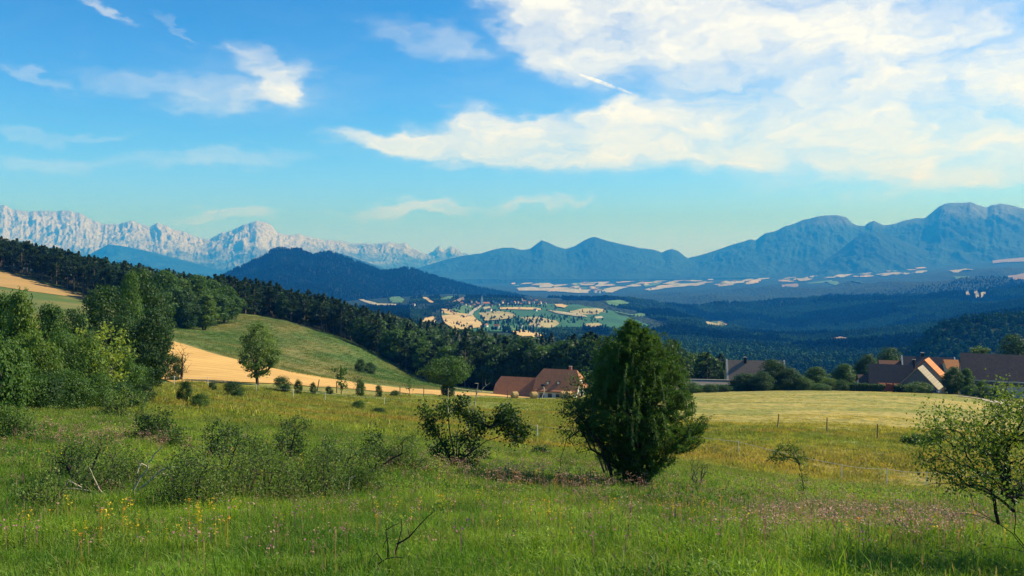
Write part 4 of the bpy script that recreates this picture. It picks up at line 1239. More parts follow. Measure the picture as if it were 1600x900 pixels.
def gable_roof_polys(x0, x1, W_, e, r, ov=0.45, og=0.35, hip0=0, hip1=0, yc=0.0):
    """ridge along x; W_ full depth of the walls; e wall height; r ridge height; hip: inset of the ridge end (half hips)"""
    h = W_ / 2; sl = (r - e) / h
    ye = h + ov; ze = e - sl * ov
    a, b = x0 - og, x1 + og
    def end(x, ins, sgn):
        if not ins: return None
        zh = r - (r - ze) * 0.42; yh = h * (1 - 0) * ((r - zh) / (r - e))
        return zh, yh
    E0 = end(a, hip0, -1); E1 = end(b, hip1, 1)
    P = []
    for s in (-1, 1):
        poly = [(a, s * ye + yc, ze), (b, s * ye + yc, ze)]
        if E1: poly += [(b, s * E1[1] + yc, E1[0]), (b - hip1, yc, r)]
        else: poly += [(b, yc, r)]
        if E0: poly += [(a + hip0, yc, r), (a, s * E0[1] + yc, E0[0])]
        else: poly += [(a, yc, r)]
        P.append(poly)
    if E1: P.append([(b, -E1[1] + yc, E1[0]), (b, E1[1] + yc, E1[0]), (b - hip1, yc, r)])
    if E0: P.append([(a, -E0[1] + yc, E0[0]), (a, E0[1] + yc, E0[0]), (a + hip0, yc, r)])
    return P

def gable_walls(name, x0, x1, W_, e, r, mat, parent, zb=-1.5, cut0=0, cut1=0, dz=0.22, yc=0.0, label=None):
    h = W_ / 2; r -= dz; e -= dz * 0.6
    def gab(x, cut):
        g = [(x, -h + yc, zb), (x, h + yc, zb), (x, h + yc, e)]
        if cut:
            zh = e + (r - e) * 0.55; yh = h * (r - zh) / (r - e)
            g += [(x, yh + yc, zh), (x, -yh + yc, zh)]
        else: g += [(x, yc, r)]
        g += [(x, -h + yc, e)]
        return g
    A = gab(x0, cut0); B = gab(x1, cut1)
    V = A + B; n = len(A); m = len(B)
    fs = [tuple(range(n))[::-1], tuple(range(n, n + m)), (0, n, n + m - 1, n - 1), (1, 2, n + 2, n + 1)]
    return poly_obj(name, V, [f for f in fs], mat, parent, label=label)

def block(name, x0, x1, y0, y1, z0, z1, mat, parent, bevel=0.0, **kw):
    v, f = box_vf(x0, x1, y0, y1, z0, z1)
    if not bevel: return poly_obj(name, v, f, mat, parent, **kw)
    bm = bmesh.new(); vs = [bm.verts.new(p) for p in v]
    for q in f: bm.faces.new([vs[i] for i in q])
    bmesh.ops.bevel(bm, geom=bm.edges[:], offset=bevel, segments=1, affect='EDGES')
    me = bpy.data.meshes.new(name); bm.to_mesh(me); bm.free()
    return link(name, me, mat, parent, **kw)

def window(x, y, z, w_, h_, parent, face='front', framemat=None, shutters=None):
    """frame with a pane, on a wall facing -y (front) or +x (side)"""
    t_ = 0.07
    if face == 'front':
        f = block('window', x - w_ / 2, x + w_ / 2, y - 0.06, y + 0.10, z, z + h_, framemat or m_wood, parent)
        block('pane', x - w_ / 2 + t_, x + w_ / 2 - t_, y - 0.075, y + 0.02, z + t_, z + h_ - t_, m_glass, f)
        if shutters:
            for s in (-1, 1): block('shutter', x + s * (w_ / 2 + 0.27) - 0.25, x + s * (w_ / 2 + 0.27) + 0.25, y - 0.09, y + 0.05, z, z + h_, shutters, f)
    else:
        f = block('window', x - 0.10, x + 0.06, y - w_ / 2, y + w_ / 2, z, z + h_, framemat or m_wood, parent)
        block('pane', x - 0.02, x + 0.075, y - w_ / 2 + t_, y + w_ / 2 - t_, z + t_, z + h_ - t_, m_glass, f)
        if shutters:
            for s in (-1, 1): block('shutter', x - 0.05, x + 0.09, y + s * (w_ / 2 + 0.27) - 0.25, y + s * (w_ / 2 + 0.27) + 0.25, z, z + h_, shutters, f)
    return f

def chimney(x, y, z0, z1, parent, mat=None, w_=0.35):
    c = block('chimney', x - w_, x + w_, y - w_, y + w_, z0, z1, mat or m_brick, parent, 0.03)
    block('cap', x - w_ - 0.08, x + w_ + 0.08, y - w_ - 0.08, y + w_ + 0.08, z1, z1 + 0.12, m_stone, c)
    return c

# --- the farmhouse with the long red roof
def site(px, py, Y, lift=0.0):
    """foot of a building: on the photo's line of sight at distance Y"""
    p = at(px, py, Y); p.z += lift; return p
p = site(843, 621, 238)
fh = empty('farmhouse', p, R(-19), 'farmhouse with a big red half-hipped roof and a lower wing, standing behind the hay bales', 'farmhouse')
sc = 238 / F
# local x from the left of the main block; main block 0..13.6, wing -11.5..0
gable_walls('wall', 0, 11.3, 8.6, 3.1, 7.9, m_white, fh, cut1=1, cut0=1)
sheet_roof('roof', gable_roof_polys(0, 11.3, 8.6, 3.1, 7.9, 0.6, 0.45, 1.6, 1.4), m_redt, fh)
gable_walls('wall', -11.6, -0.05, 7.6, 1.3, 5.3, m_plaster, fh, cut0=1, label='low pale wall of the wing')
rw = sheet_roof('roof', gable_roof_polys(-11.6, -0.4, 7.6, 1.3, 5.3, 0.6, 0.4, 1.0, 0), m_redt, fh, label='lower red roof of the wing')
sheet_roof('porch_roof', [[(0.3, -5.0, 2.6), (11.0, -5.0, 2.6), (11.0, -4.1, 3.15), (0.3, -4.1, 3.15)]], m_redt, fh, 0.1)
for x_ in (2.0, 4.2, 6.4, 10.2): window(x_, -4.3, 0.8, 1.1, 1.1, fh)
block('door', 7.8, 8.9, -4.38, -4.2, -0.3, 1.9, m_wood, fh)
for x_ in (-9.5, -5.5, -2.5): window(x_, -3.8, 0.0, 1.0, 0.9, fh)
for x_, z_ in ((3.3, 4.0), (6.2, 4.15)):
    dm = block('roof_light', x_ - 0.4, x_ + 0.4, -3.35, -2.55, z_ + 0.1, z_ + 0.95, m_dark_, fh)
    block('pane', x_ - 0.30, x_ + 0.30, -3.38, -3.0, z_ + 0.2, z_ + 0.85, m_white, dm)
for y_, z_ in ((-1.8, 0.6), (1.6, 0.6), (0, 3.6)): window(11.3, y_, z_, 1.0, 1.3, fh, 'side', m_redwood, m_redwood)
sheet_roof('side_porch', [[(11.35, -0.5, 4.2), (11.35, 3.6, 4.2), (12.9, 3.6, 3.3), (12.9, -0.5, 3.3)]], m_redt, fh, 0.12)
chimney(8.2, 1.6, 6.0, 8.5, fh)

# --- the grey roofed house in the middle, and the long low shed beside it
p = site(1166, 615, 240)
mh = empty('house', p, R(-9), 'grey-brown roofed house behind the dark round trees right of the juniper', 'house')
gable_walls('wall', -5.0, 9.6, 9.0, 4.0, 8.6, m_plaster, mh)
sheet_roof('roof', gable_roof_polys(-5.0, 9.6, 9.0, 3.6, 9.1, 0.7, 0.15), m_grey, mh)
for xx, nm in ((-5.25, 'verge'), (9.85, 'verge')):
    sheet_roof(nm, [[(xx - 0.22, -5.3, 2.75), (xx + 0.22, -5.3, 2.75), (xx + 0.22, 0, 9.35), (xx - 0.22, 0, 9.35)], [(xx - 0.22, 0, 9.35), (xx + 0.22, 0, 9.35), (xx + 0.22, 5.3, 2.75), (xx - 0.22, 5.3, 2.75)]], m_plaster, mh, 0.3)
chimney(-0.4, -0.3, 8.2, 9.9, mh, m_dark_)
for x_ in (-3, 0.5, 4): window(x_, -4.5, 1.0, 1.1, 1.3, mh)
p = site(1100, 615, 232)
sh = empty('shed', p, R(-9), 'long low shed with a pale tiled roof left of the grey-brown house', 'shed')
gable_walls('wall', -7.5, 6.4, 6.0, 1.5, 3.0, m_stone, sh)
sheet_roof('roof', gable_roof_polys(-7.5, 6.4, 6.0, 1.3, 3.6, 0.5, 0.2), wall_mat('sheet_roof', (0.30, 0.27, 0.22), (0.24, 0.21, 0.17)), sh)
block('ridge', -7.7, 6.6, -0.18, 0.18, 3.62, 3.78, m_plaster, sh)

# --- the hamlet on the right
p = site(1391, 616, 226)
b1 = empty('barn', p, R(-21), 'brown-roofed barn with a red tiled lean-to behind the clipped hedge', 'barn')
gable_walls('wall', -5.0, 5.0, 7.0, 3.6, 7.2, m_stone, b1)
sheet_roof('roof', gable_roof_polys(-5.0, 5.0, 7.0, 3.6, 7.7, 0.5, 0.25), m_brown, b1)
sheet_roof('lean_to_roof', [[(-3.0, -6.6, 1.4), (3.6, -6.6, 1.4), (3.6, -3.7, 3.35), (-3.0, -3.7, 3.35)]], m_redt2, b1, 0.14)
block('lean_to_wall', -2.8, 3.4, -6.3, -3.51, -1.5, 1.45, m_cream, b1)
window(-1.5, -6.3, 0.1, 0.9, 0.9, b1)
p = site(1351, 614, 229)
s1 = empty('shed', p, R(-8), 'small white shed with a brown roof at the left end of the hamlet', 'shed')
gable_walls('wall', -1.5, 1.7, 3.6, 3.0, 4.2, m_white, s1)
sheet_roof('roof', gable_roof_polys(-1.6, 1.8, 3.6, 3.2, 4.8, 0.4, 0.3), m_brown, s1)
block('door', -0.4, 0.6, -1.86, -1.75, -0.4, 1.9, m_wood, s1)

def cross_house(name, px, py, Y, rz, W_, D_, e, r, wallm, roofm, label, cat, verge=None):
    """gable end towards us: ridge runs away along local y"""
    e0 = empty(name, site(px, py, Y), R(rz), label, cat)
    # built with the ridge along x, then the parts are turned a quarter
    parts = []
    parts.append(gable_walls('wall', -D_ / 2, D_ / 2, W_, e, r, wallm, e0))
    parts.append(sheet_roof('roof', gable_roof_polys(-D_ / 2, D_ / 2, W_, e, r + 0.3, 0.5, 0.3), roofm, e0))
    for q in parts: q.data.transform(Matrix.Rotation(R(90), 4, 'Z'))
    return e0
m_pale_roof = tile_mat('pale_lichen_tiles', (0.42, 0.36, 0.25), (0.36, 0.30, 0.21), (0.25, 0.22, 0.15), 0.5)
m_orange_roof = tile_mat('new_orange_tiles', (0.66, 0.27, 0.09), (0.56, 0.22, 0.075), (0.4, 0.2, 0.09), 0.25)
m_shade_stone = wall_mat('shaded_rubble', (0.17, 0.17, 0.16), (0.11, 0.11, 0.11), 2.0)  # darkened stone: the shade on the gable is put into its colour
g1 = cross_house('house', 1437, 617, 222, -34, 8.8, 7.0, 2.6, 6.9, m_shade_stone, m_pale_roof, 'gable-fronted house with a pale lichened roof slope in the middle of the hamlet', 'house')
block('door', -1.6, 1.2, -3.62, -3.45, -0.4, 2.9, m_bluegr, g1)
block('lintel', -1.9, 1.5, -3.64, -3.45, 2.92, 3.2, m_plaster, g1)
for x_ in (4.5, 5.2): block('lit_wall_edge', x_ - 0.16, x_ + 0.16, -3.7, -3.3, -1.4, 2.2, m_white, g1, 0.02)  # white blocks added to stand in for the sunlit end wall edges
g2 = cross_house('house', 1447, 614, 232, -34, 10.4, 6.4, 3.8, 8.8, m_stone, m_orange_roof, 'taller house with a bright orange roof slope just behind the pale-roofed one', 'house')
block('lit_wall_corner', 4.9, 5.3, -3.4, -2.9, -1.2, 3.4, m_white, g2, 0.02)  # white block added as the sunlit corner of the wall
chimney(-3.0, -0.5, 6.2, 8.6, g2, m_dark_, 0.3)
p = site(1449, 606, 252)
h3 = empty('house', p, R(-18), 'long dark-roofed house with white gable verges at the back of the hamlet', 'house')
gable_walls('wall', -6.6, 6.6, 8.5, 4.4, 8.2, m_plaster, h3)
sheet_roof('roof', gable_roof_polys(-6.6, 6.6, 8.5, 4.2, 8.9, 0.5, 0.1), m_slate, h3)
for xx in (-6.85, 6.85):
    sheet_roof('verge', [[(xx - 0.16, -4.8, 3.75), (xx + 0.16, -4.8, 3.75), (xx + 0.16, 0, 9.1), (xx - 0.16, 0, 9.1)], [(xx - 0.16, 0, 9.1), (xx + 0.16, 0, 9.1), (xx + 0.16, 4.8, 3.75), (xx - 0.16, 4.8, 3.75)]], m_white, h3, 0.3)
chimney(-1.4, 0.4, 7.8, 9.9, h3, m_dark_, 0.4)
for x_ in (-4, 3.5): window(x_, -4.25, 1.4, 1.0, 1.3, h3)
p = site(1392, 606, 256)
h4 = empty('outbuilding', p, R(-18), 'low outbuilding whose red-brown roof shows above the brown barn', 'outbuilding')
gable_walls('wall', -3.2, 3.4, 7, 5.4, 7.4, m_stone, h4)
sheet_roof('roof', gable_roof_polys(-3.2, 3.4, 7, 5.6, 8.0, 0.4, 0.2), tile_mat('rusty_tiles', (0.26, 0.12, 0.07), (0.20, 0.09, 0.055)), h4)
p = site(1500, 621, 214)
b5 = empty('barn', p, R(-25), 'big barn with a long dark tiled roof and bluish wall at the right edge', 'barn')
gable_walls('wall', 0, 30, 12.0, 5.4, 10.2, m_bluew, b5)
sheet_roof('roof', gable_roof_polys(0, 30, 12.0, 5.0, 10.9, 0.6, 0.15), m_brown, b5)
block('door', 3.4, 5.0, -6.1, -5.9, -1.0, 2.2, m_wood, b5)
for x_ in (9, 16, 23): window(x_, -6.0, 1.5, 1.0, 1.1, b5)
block('drainpipe', 0.25, 0.38, -6.2, -6.06, -1.2, 5.0, m_bluegr, b5)
p = site(817, 545, 470)
b6 = empty('barn', p, R(25), 'dark-roofed barn half hidden in the wood above the farmhouse', 'barn')
gable_walls('wall', -5, 5, 7.5, 3.5, 6.2, m_cream, b6)
sheet_roof('roof', gable_roof_polys(-5, 5, 7.5, 3.2, 6.8, 0.5, 0.4), m_slate, b6)
p = site(1477, 569, 248)
h7 = empty('outbuilding', (p.x + 1.5, p.y, p.z - 3.6), R(-5), 'small sunlit outbuilding between the white verge and the big barn', 'outbuilding')
gable_walls('wall', -1.8, 1.8, 4, 3.0, 4.4, m_cream, h7)
sheet_roof('roof', gable_roof_polys(-1.8, 1.8, 4, 2.9, 4.9, 0.3, 0.2), m_orange_roof, h7)

# the forecourt and lane of the hamlet, the track at the foot of the hillock
drape('path', [on_ground(1448, 213), on_ground(1482, 213), on_ground(1484, 220), on_ground(1462, 224), on_ground(1448, 220)], m_track, None, ground, 0.12, 3)
path_strip('road', densify([on_ground(1500, 192), on_ground(1530, 182), on_ground(1560, 172), on_ground(1600, 165), on_ground(1700, 160)], 4), 3.2, m_track, ground, 0.12)
path_strip('path', densify([on_ground(653, 292), on_ground(660, 284), on_ground(668, 274), on_ground(690, 262), on_ground(720, 252), on_ground(775, 246)], 4), 3.0, m_track, ground, 0.12)
# clipped garden gate in the hedge
gt = empty('garden_gate', on_ground(1390, 212), 0, 'red-brown garden gate set in the clipped hedge', 'gate')
for s in (-0.62, 0.62): block('gate_post', s * 1.35 - 0.1, s * 1.35 + 0.1, -0.1, 0.1, -0.4, 2.3, m_redwood, gt)
for k in range(6): block('board', -0.68 + k * 0.235, -0.68 + k * 0.235 + 0.2, -0.04, 0.04, 0.1, 1.9 + 0.1 * math.sin(k), m_redwood, gt)
block('rail', -0.72, 0.72, 0.045, 0.10, 1.4, 1.55, m_redwood, gt)

# --- round hay bales
m_hay, t = new_mat('hay'); tco = t.n('ShaderNodeTexCoord')
hn = t.noise(t.mapping(tco.outputs['Object'], (1, 6, 6)), 3, 5, 0.7)
finish(m_hay, t, t.mix(t.ss(hn, 0.3, 0.7), (0.62, 0.42, 0.17), (0.42, 0.27, 0.10)), 0.95, hn, 0.06, 0.8)
def bale():
    e = empty('hay_bale', (0, 0, 0))
    n = 40; R0 = 0.78; L_ = 0.68
    rg_ = np.random.default_rng(5)
    prof = [(-L_, 0.05), (-L_ * 0.97, R0 * 0.5), (-L_ * 0.985, R0 * 0.9), (-L_ * 0.88, R0), (-L_ * 0.4, R0 * 1.01), (0, R0 * 0.995), (L_ * 0.4, R0 * 1.01), (L_ * 0.88, R0), (L_ * 0.985, R0 * 0.9), (L_ * 0.97, R0 * 0.5), (L_, 0.05)]
    V = []; Fc = []
    for x_, r_ in prof:
        for k in range(n):
            a = k * 2 * math.pi / n; rr = r_ * (1 + rg_.normal() * 0.012)
            V.append((x_ + rg_.normal() * 0.012, rr * math.cos(a), max(-R0 * 0.93, rr * math.sin(a)) + R0 * 0.93))
    for i in range(len(prof) - 1):
        for k in range(n):
            k2 = (k + 1) % n; Fc.append((i * n + k, i * n + k2, (i + 1) * n + k2, (i + 1) * n + k))
    Fc.append(tuple(range(n))[::-1]); Fc.append(tuple(range((len(prof) - 1) * n, len(prof) * n)))
    poly_obj('straw_roll', V, Fc, m_hay, e)
    for x_ in (-0.35, 0.0, 0.35):
        th = np.linspace(0, 2 * math.pi, 25)
        P_ = np.stack([np.full(25, x_), (R0 * 1.02) * np.cos(th), np.maximum((R0 * 1.02) * np.sin(th), -R0 * 0.93) + R0 * 0.93], 1)
        link('twine', tubes('twine', P_[:-1], P_[1:], np.full(24, 0.012), np.full(24, 0.012), 4), m_dead, e)
    return e
bk = Kind(bale())
for px, Y, rz, lab in [(804, 222, 30, 'round hay bale at the left, below the farmhouse wing'), (834, 222, 26, 'round hay bale beside the bent pale pole'),
                       (880, 224, 24, 'left one of the two hay bales touching each other'), (889, 223, 38, 'right one of the two hay bales touching each other')]:
    q = on_ground(px, Y)
    bk.put(q, R(rz), 1.12, lab, 'hay bale', 'round hay bales in front of the farmhouse')
# --- bent pale pole with its dark top
q = on_ground(847, 219)
bp = empty('yard_pole', q, 0, 'bent pale pole with a dark top beside a hay bale', 'pole')
pp = np.array([(0, 0, -0.3), (0.1, 0, 0.8), (0.45, 0, 1.6), (0.55, 0, 2.4), (0.35, 0, 3.2)])
link('pole', tubes('pole', pp[:-1], pp[1:], np.full(4, 0.11), np.full(4, 0.10), 7), m_white, bp)
bm = bmesh.new(); bmesh.ops.create_uvsphere(bm, u_segments=14, v_segments=8, radius=0.42)
for v in bm.verts: v.co = Vector((v.co.x * 1.5 + 0.25, v.co.y, v.co.z * 0.7 + 3.5))
me = bpy.data.meshes.new('hood'); bm.to_mesh(me); bm.free(); link('hood', me, m_dark_, bp)
# ================================================================== MIDDLE-DISTANCE TREES AND BUSHES
def foot(px, Y, dz=-0.1):
    q = on_ground(px, Y); q.z += dz; return q
MB = {  # prototypes with enough leaves for 40..120 m
 'bushA': Kind(broadleaf('bush', 4.0, 4.4, 301, L_mid, trunk_h=-0.28, clumps=52, leaves=120, leaf=0.17, stems=4, egg=0.3)),
 'bushB': Kind(broadleaf('bush', 4.0, 4.2, 302, L_lite, trunk_h=-0.28, clumps=52, leaves=120, leaf=0.17, stems=4, egg=0.35)),
 'bushC': Kind(broadleaf('bush', 4.0, 4.4, 303, L_dark, trunk_h=-0.28, clumps=52, leaves=120, leaf=0.17, stems=4, egg=0.3)),
 'treeA': Kind(broadleaf('broadleaf_tree', 9, 6.5, 304, L_dark, trunk_h=-0.06, clumps=76, leaves=150, leaf=0.28, stems=2)),
 'treeB': Kind(broadleaf('broadleaf_tree', 9, 6.0, 305, L_mid, trunk_h=-0.08, clumps=72, leaves=150, leaf=0.28, stems=2)),
 'treeC': Kind(broadleaf('broadleaf_tree', 9, 5.0, 306, L_lite, trunk_h=-0.02, clumps=66, leaves=140, leaf=0.28, stems=2)),
}
H0 = {'bushA': 4, 'bushB': 4, 'bushC': 4, 'treeA': 9, 'treeB': 9, 'treeC': 9}
def put(kind, px, Y, top, width_px, label, cat, group=None, base=None):
    """height from the photo's top row, width from its width in photo pixels"""
    q = foot(px, Y)
    h = (at(px, top, Y).z - q.z)
    W0 = {'bushA': 4.4, 'bushB': 4.2, 'bushC': 4.4, 'treeA': 6.5, 'treeB': 6.0, 'treeC': 5.0}[kind]
    sx_ = width_px * Y / F / W0; sz = h / H0[kind]
    return MB[kind].put(q, rg.uniform(0, 6.28), (sx_, sx_, sz), label, cat, group)
T = [
 ('treeA', 170, 88, 441, 95, 'rounded dark tree at the left edge of the tall dark clump', 'broadleaf tree'),
 ('treeA', 226, 112, 414, 82, 'tallest dark tree of the left clump with a sunlit top', 'broadleaf tree'),
 ('treeA', 236, 82, 478, 72, 'dark low-crowned tree in front of the left clump beside the wheat', 'broadleaf tree'),
 ('treeA', 190, 80, 490, 70, 'dark tree filling the middle of the left clump', 'broadleaf tree'),
 ('treeB', 205, 105, 420, 50, 'mid-green tree between the two tallest of the left clump', 'broadleaf tree'),
 ('treeB', 258, 250, 420, 66, 'sunlit leafy tree behind the left clump, first of the row', 'broadleaf tree'),
 ('treeC', 284, 262, 428, 54, 'light green tree second in the row behind the left clump', 'broadleaf tree'),
 ('treeB', 308, 268, 427, 60, 'round-topped tree third in the row behind the left clump', 'broadleaf tree'),
 ('treeB', 332, 276, 434, 58, 'leafy tree fourth in the row above the hillock', 'broadleaf tree'),
 ('treeB', 355, 284, 445, 50, 'last leafy tree of the row where the pines take over', 'broadleaf tree'),
 ('treeA', 290, 252, 446, 50, 'dark tree low in the row above the hillock', 'broadleaf tree'),
 ('treeC', 320, 258, 455, 46, 'light young tree at the foot of the leafy row', 'broadleaf tree'),
 ('treeB', 12, 60, 452, 80, 'light leafy tree rising at the left edge of the picture', 'broadleaf tree'),
 ('treeC', 36, 56, 438, 62, 'slender light green tree standing above the left thicket', 'broadleaf tree'),
 ('treeB', 84, 68, 470, 70, 'leafy tree between the slender tree and the dark clump', 'broadleaf tree'),
 ('treeA', 116, 74, 478, 60, 'dark bushy tree left of the dark clump', 'broadleaf tree'),
 ('bushA', -10, 38, 505, 110, 'big green bush at the left edge of the thicket', 'bush'),
 ('bushB', 52, 46, 505, 95, 'light green bush in the left thicket below the slender tree', 'bush'),
 ('bushA', 92, 50, 512, 90, 'mid-green bush in the middle of the left thicket', 'bush'),
 ('bushB', 128, 52, 508, 90, 'sunlit yellow-green bush right of the middle of the thicket', 'bush'),
 ('bushB', 158, 56, 528, 74, 'light bush below the rounded dark tree', 'bush'),
 ('bushA', 190, 56, 540, 70, 'green bush at the right side of the thicket', 'bush'),
 ('bushC', 212, 62, 560, 55, 'dark low bush at the right end of the thicket', 'bush'),
 ('bushA', 20, 39, 556, 100, 'green bush in the front row of the left thicket', 'bush'),
 ('bushC', 66, 40, 575, 90, 'dark bush low in the front of the thicket', 'bush'),
 ('bushA', 108, 42, 572, 84, 'leafy bush in the front row below the sunlit one', 'bush'),
 ('bushA', 150, 44, 580, 76, 'green bush in the front row near the end of the thicket', 'bush'),
 ('bushC', 192, 47, 588, 70, 'dark tangled bush where the thicket meets the open meadow', 'bush'),
 ('bushC', 222, 56, 592, 40, 'last small dark bush of the thicket', 'bush'),
 ('bushC', 272, 104, 546, 34, 'dark bush beside the bare twiggy tree at the wheat', 'bush'),
 ('bushC', 289, 60, 588, 26, 'upright dark bush alone in the meadow', 'bush'),
 ('bushA', 312, 56, 612, 34, 'low green bush beside the upright dark one', 'bush'),
 ('bushC', 332, 92, 594, 15, 'tiny dark bush before the stubble', 'bush'),
 ('bushC', 365, 82, 592, 38, 'flat dark bush before the stubble', 'bush'),
 ('bushC', 441, 104, 584, 32, 'dark bush at the foot of the lone meadow tree', 'bush'),
 ('bushC', 466, 104, 589, 14, 'small pointed dark bush right of the lone tree', 'bush'),
 ('bushC', 489, 106, 594, 11, 'tiny round bush by the slanting post', 'bush'),
 ('bushC', 514, 110, 601, 14, 'low flat bush between two fence posts', 'bush'),
 ('bushA', 563, 114, 590, 17, 'small leafy bush by the stubble fence', 'bush'),
 ('bushC', 592, 120, 598, 13, 'dark forked bush by the stubble fence', 'bush'),
 ('bushC', 617, 128, 608, 16, 'low dark bush leaning along the stubble fence', 'bush'),
 ('bushA', 560, 85, 624, 26, 'pale-leaved weed clump in the open meadow', 'bush'),
 ('bushC', 590, 82, 636, 30, 'flat dark bush in the open meadow', 'bush'),
 ('bushC', 563, 235, 557, 18, 'dark scrub on the green hillock', 'bush'),
 ('bushC', 578, 238, 563, 20, 'lower dark scrub on the green hillock', 'bush'),
 ('bushC', 1110, 216, 598, 26, 'small bush in front of the low shed', 'bush'),
 ('bushA', 1082, 218, 596, 34, 'green bush at the left end of the low shed', 'bush'),
 ('bushC', 1132, 217, 600, 26, 'round dark bush before the right end of the shed', 'bush'),
 ('treeA', 1164, 222, 582, 50, 'round dark tree hiding the left part of the grey-brown roof', 'broadleaf tree'),
 ('treeA', 1208, 226, 560, 58, 'large dark tree hiding the right part of the grey-brown roof', 'broadleaf tree'),
 ('treeA', 1232, 222, 574, 46, 'dark tree at the right of the large one beside the house', 'broadleaf tree'),
 ('treeA', 1190, 218, 580, 44, 'dark round tree between the two before the house', 'broadleaf tree'),
 ('treeB', 1274, 232, 572, 44, 'mid-green tree in the belt between house and hamlet', 'broadleaf tree'),
 ('bushA', 1256, 220, 588, 36, 'green bush low in the belt between house and hamlet', 'bush'),
 ('treeB', 1318, 236, 567, 44, 'round green tree in the belt nearest the hamlet', 'broadleaf tree'),
 ('bushB', 1296, 222, 588, 34, 'lighter bush in the belt between house and hamlet', 'bush'),
 ('bushC', 1316, 216, 590, 26, 'round dark bush in front of the belt', 'bush'),
 ('bushA', 1282, 214, 598, 36, 'spreading bush at the foot of the belt', 'bush'),
 ('treeA', 1354, 262, 551, 42, 'dark tree behind the white shed', 'broadleaf tree'),
 ('treeA', 1392, 282, 541, 54, 'broad dark tree standing above the brown barn', 'broadleaf tree'),
 ('bushB', 1436, 208, 594, 44, 'bright green bush in front of the gable-fronted house', 'bush'),
 ('treeA', 1489, 205, 571, 34, 'dark leafy tree between the gable-fronted house and the big barn', 'broadleaf tree'),
 ('treeB', 1509, 206, 574, 26, 'thin-crowned tree before the left end of the big barn', 'broadleaf tree'),
 ('bushA', 1518, 196, 600, 30, 'green bush at the foot of the big barn', 'bush'),
 ('bushC', 1538, 190, 601, 36, 'dark bush before the wall of the big barn', 'bush'),
 ('bushC', 1562, 182, 600, 34, 'dark round bush at the right of the barn bushes', 'bush'),
 ('bushA', 1533, 200, 592, 22, 'taller bush touching the wall of the big barn', 'bush'),
 ('treeC', 1528, 262, 536, 42, 'sunlit tree top showing over the ridge of the big barn', 'broadleaf tree'),
 ('treeA', 1582, 262, 519, 62, 'big dark tree rising behind the big barn', 'broadleaf tree'),
 ('treeB', 1625, 256, 530, 50, 'green tree behind the far end of the big barn', 'broadleaf tree'),
 ('bushC', 1143, 110, 652, 10, 'tiny weed bush standing alone in the mown field', 'bush'),
]
for a in T: put(a[0], a[1], a[2], a[3], a[4], a[5], a[6])
# clipped hedge in front of the hamlet, in two lengths either side of the gate
def hedge(pxa, pxb, Y, h, label, seed, mat=L_dark):
    r_ = np.random.default_rng(seed)
    A = on_ground(pxa, Y); B = on_ground(pxb, Y); L_ = (B - A).length; n = int(L_ * 330)
    s = r_.uniform(0, 1, n); side = r_.integers(0, 3, n)
    y_ = np.where(side == 0, -0.9, np.where(side == 1, 0.9, r_.uniform(-0.9, 0.9, n))) + r_.normal(size=n) * 0.10
    z_ = np.where(side == 2, h, r_.uniform(0, h, n)) + r_.normal(size=n) * 0.10 + 0.25 * fbm(s * L_ / 3, s * 0, 3, seed)
    C = np.stack([A.x + (B.x - A.x) * s, A.y + (B.y - A.y) * s + y_, A.z + (B.z - A.z) * s + z_ - 0.1], 1)
    Nn = np.stack([r_.normal(size=n) * 0.4, np.where(side == 2, 0, np.sign(y_)), np.where(side == 2, 1.0, 0.3)], 1) + r_.normal(size=(n, 3)) * 0.5
    e = empty('hedge', A, 0, label, 'hedge')
    C -= np.array(A[:])
    link('foliage', leaf_mesh('foliage', [leaf_arrays(C, Nn, 0.42, 0.28, r_, fbm(s * L_ / 1.5, z_, 3, seed) * 0.5 + 0.4)]), mat, e)
    d = B - A; k = int(L_ / 0.8)
    P0 = np.array([(d.x * i / k, d.y * i / k, d.z * i / k - 0.3) for i in range(k + 1)])
    link('stems', tubes('stems', P0, P0 + np.array([0, 0, h * 0.9]), np.full(k + 1, 0.05), np.full(k + 1, 0.02), 4), m_bark, e)
hedge(1330, 1383, 214, 1.7, 'clipped dark hedge left of the red-brown gate', 11)
hedge(1397, 1425, 212, 1.7, 'clipped dark hedge right of the red-brown gate', 12)
hedge(1062, 1330, 221, 1.9, 'rough hedge along the top of the mown field, from the shed to the hamlet', 13, L_mid)

L_lone = leaf_mat('lone_tree_leaves', (0.085, 0.15, 0.03), (0.17, 0.24, 0.05))
# --- the lone tree in the meadow, in front of the stubble
lone = broadleaf('lone_tree', 8.0, 5.0, 411, L_lone, trunk_h=0.06, clumps=72, leaves=75, leaf=0.24, stems=3, egg=0.35, clump_r=0.12)
lone.location = foot(405, 108); tag(lone, 'lone light-leaved tree with several thin trunks before the golden stubble', 'tree')
lone.scale = (1.08, 1.08, (at(405, 497, 108).z - lone.location.z) / 8.0)
rt = broadleaf('round_tree', 7.0, 9.5, 412, L_mid, trunk_h=0.26, clumps=64, leaves=120, leaf=0.30, egg=0.25, clump_r=0.13)
rt.location = foot(699, 160); hh = (at(699, 556, 160).z - rt.location.z) / 7.0; rt.scale = (1.04, 1.04, hh)
tag(rt, 'round-crowned tree with a thick ivy-dark trunk at the end of the stubble', 'tree')
iv = unit(rg.normal(size=(1800, 3))) * np.array([1.3, 1.3, 1.6]) * rg.uniform(0.6, 1.0, (1800, 1)) + np.array([0.1, 0, 1.2])
link('ivy', leaf_mesh('ivy', [leaf_arrays(iv, rg.normal(size=(1800, 3)), 0.22, 0.16, rg, rg.uniform(0, 0.5, 1800))]), L_dark, rt)

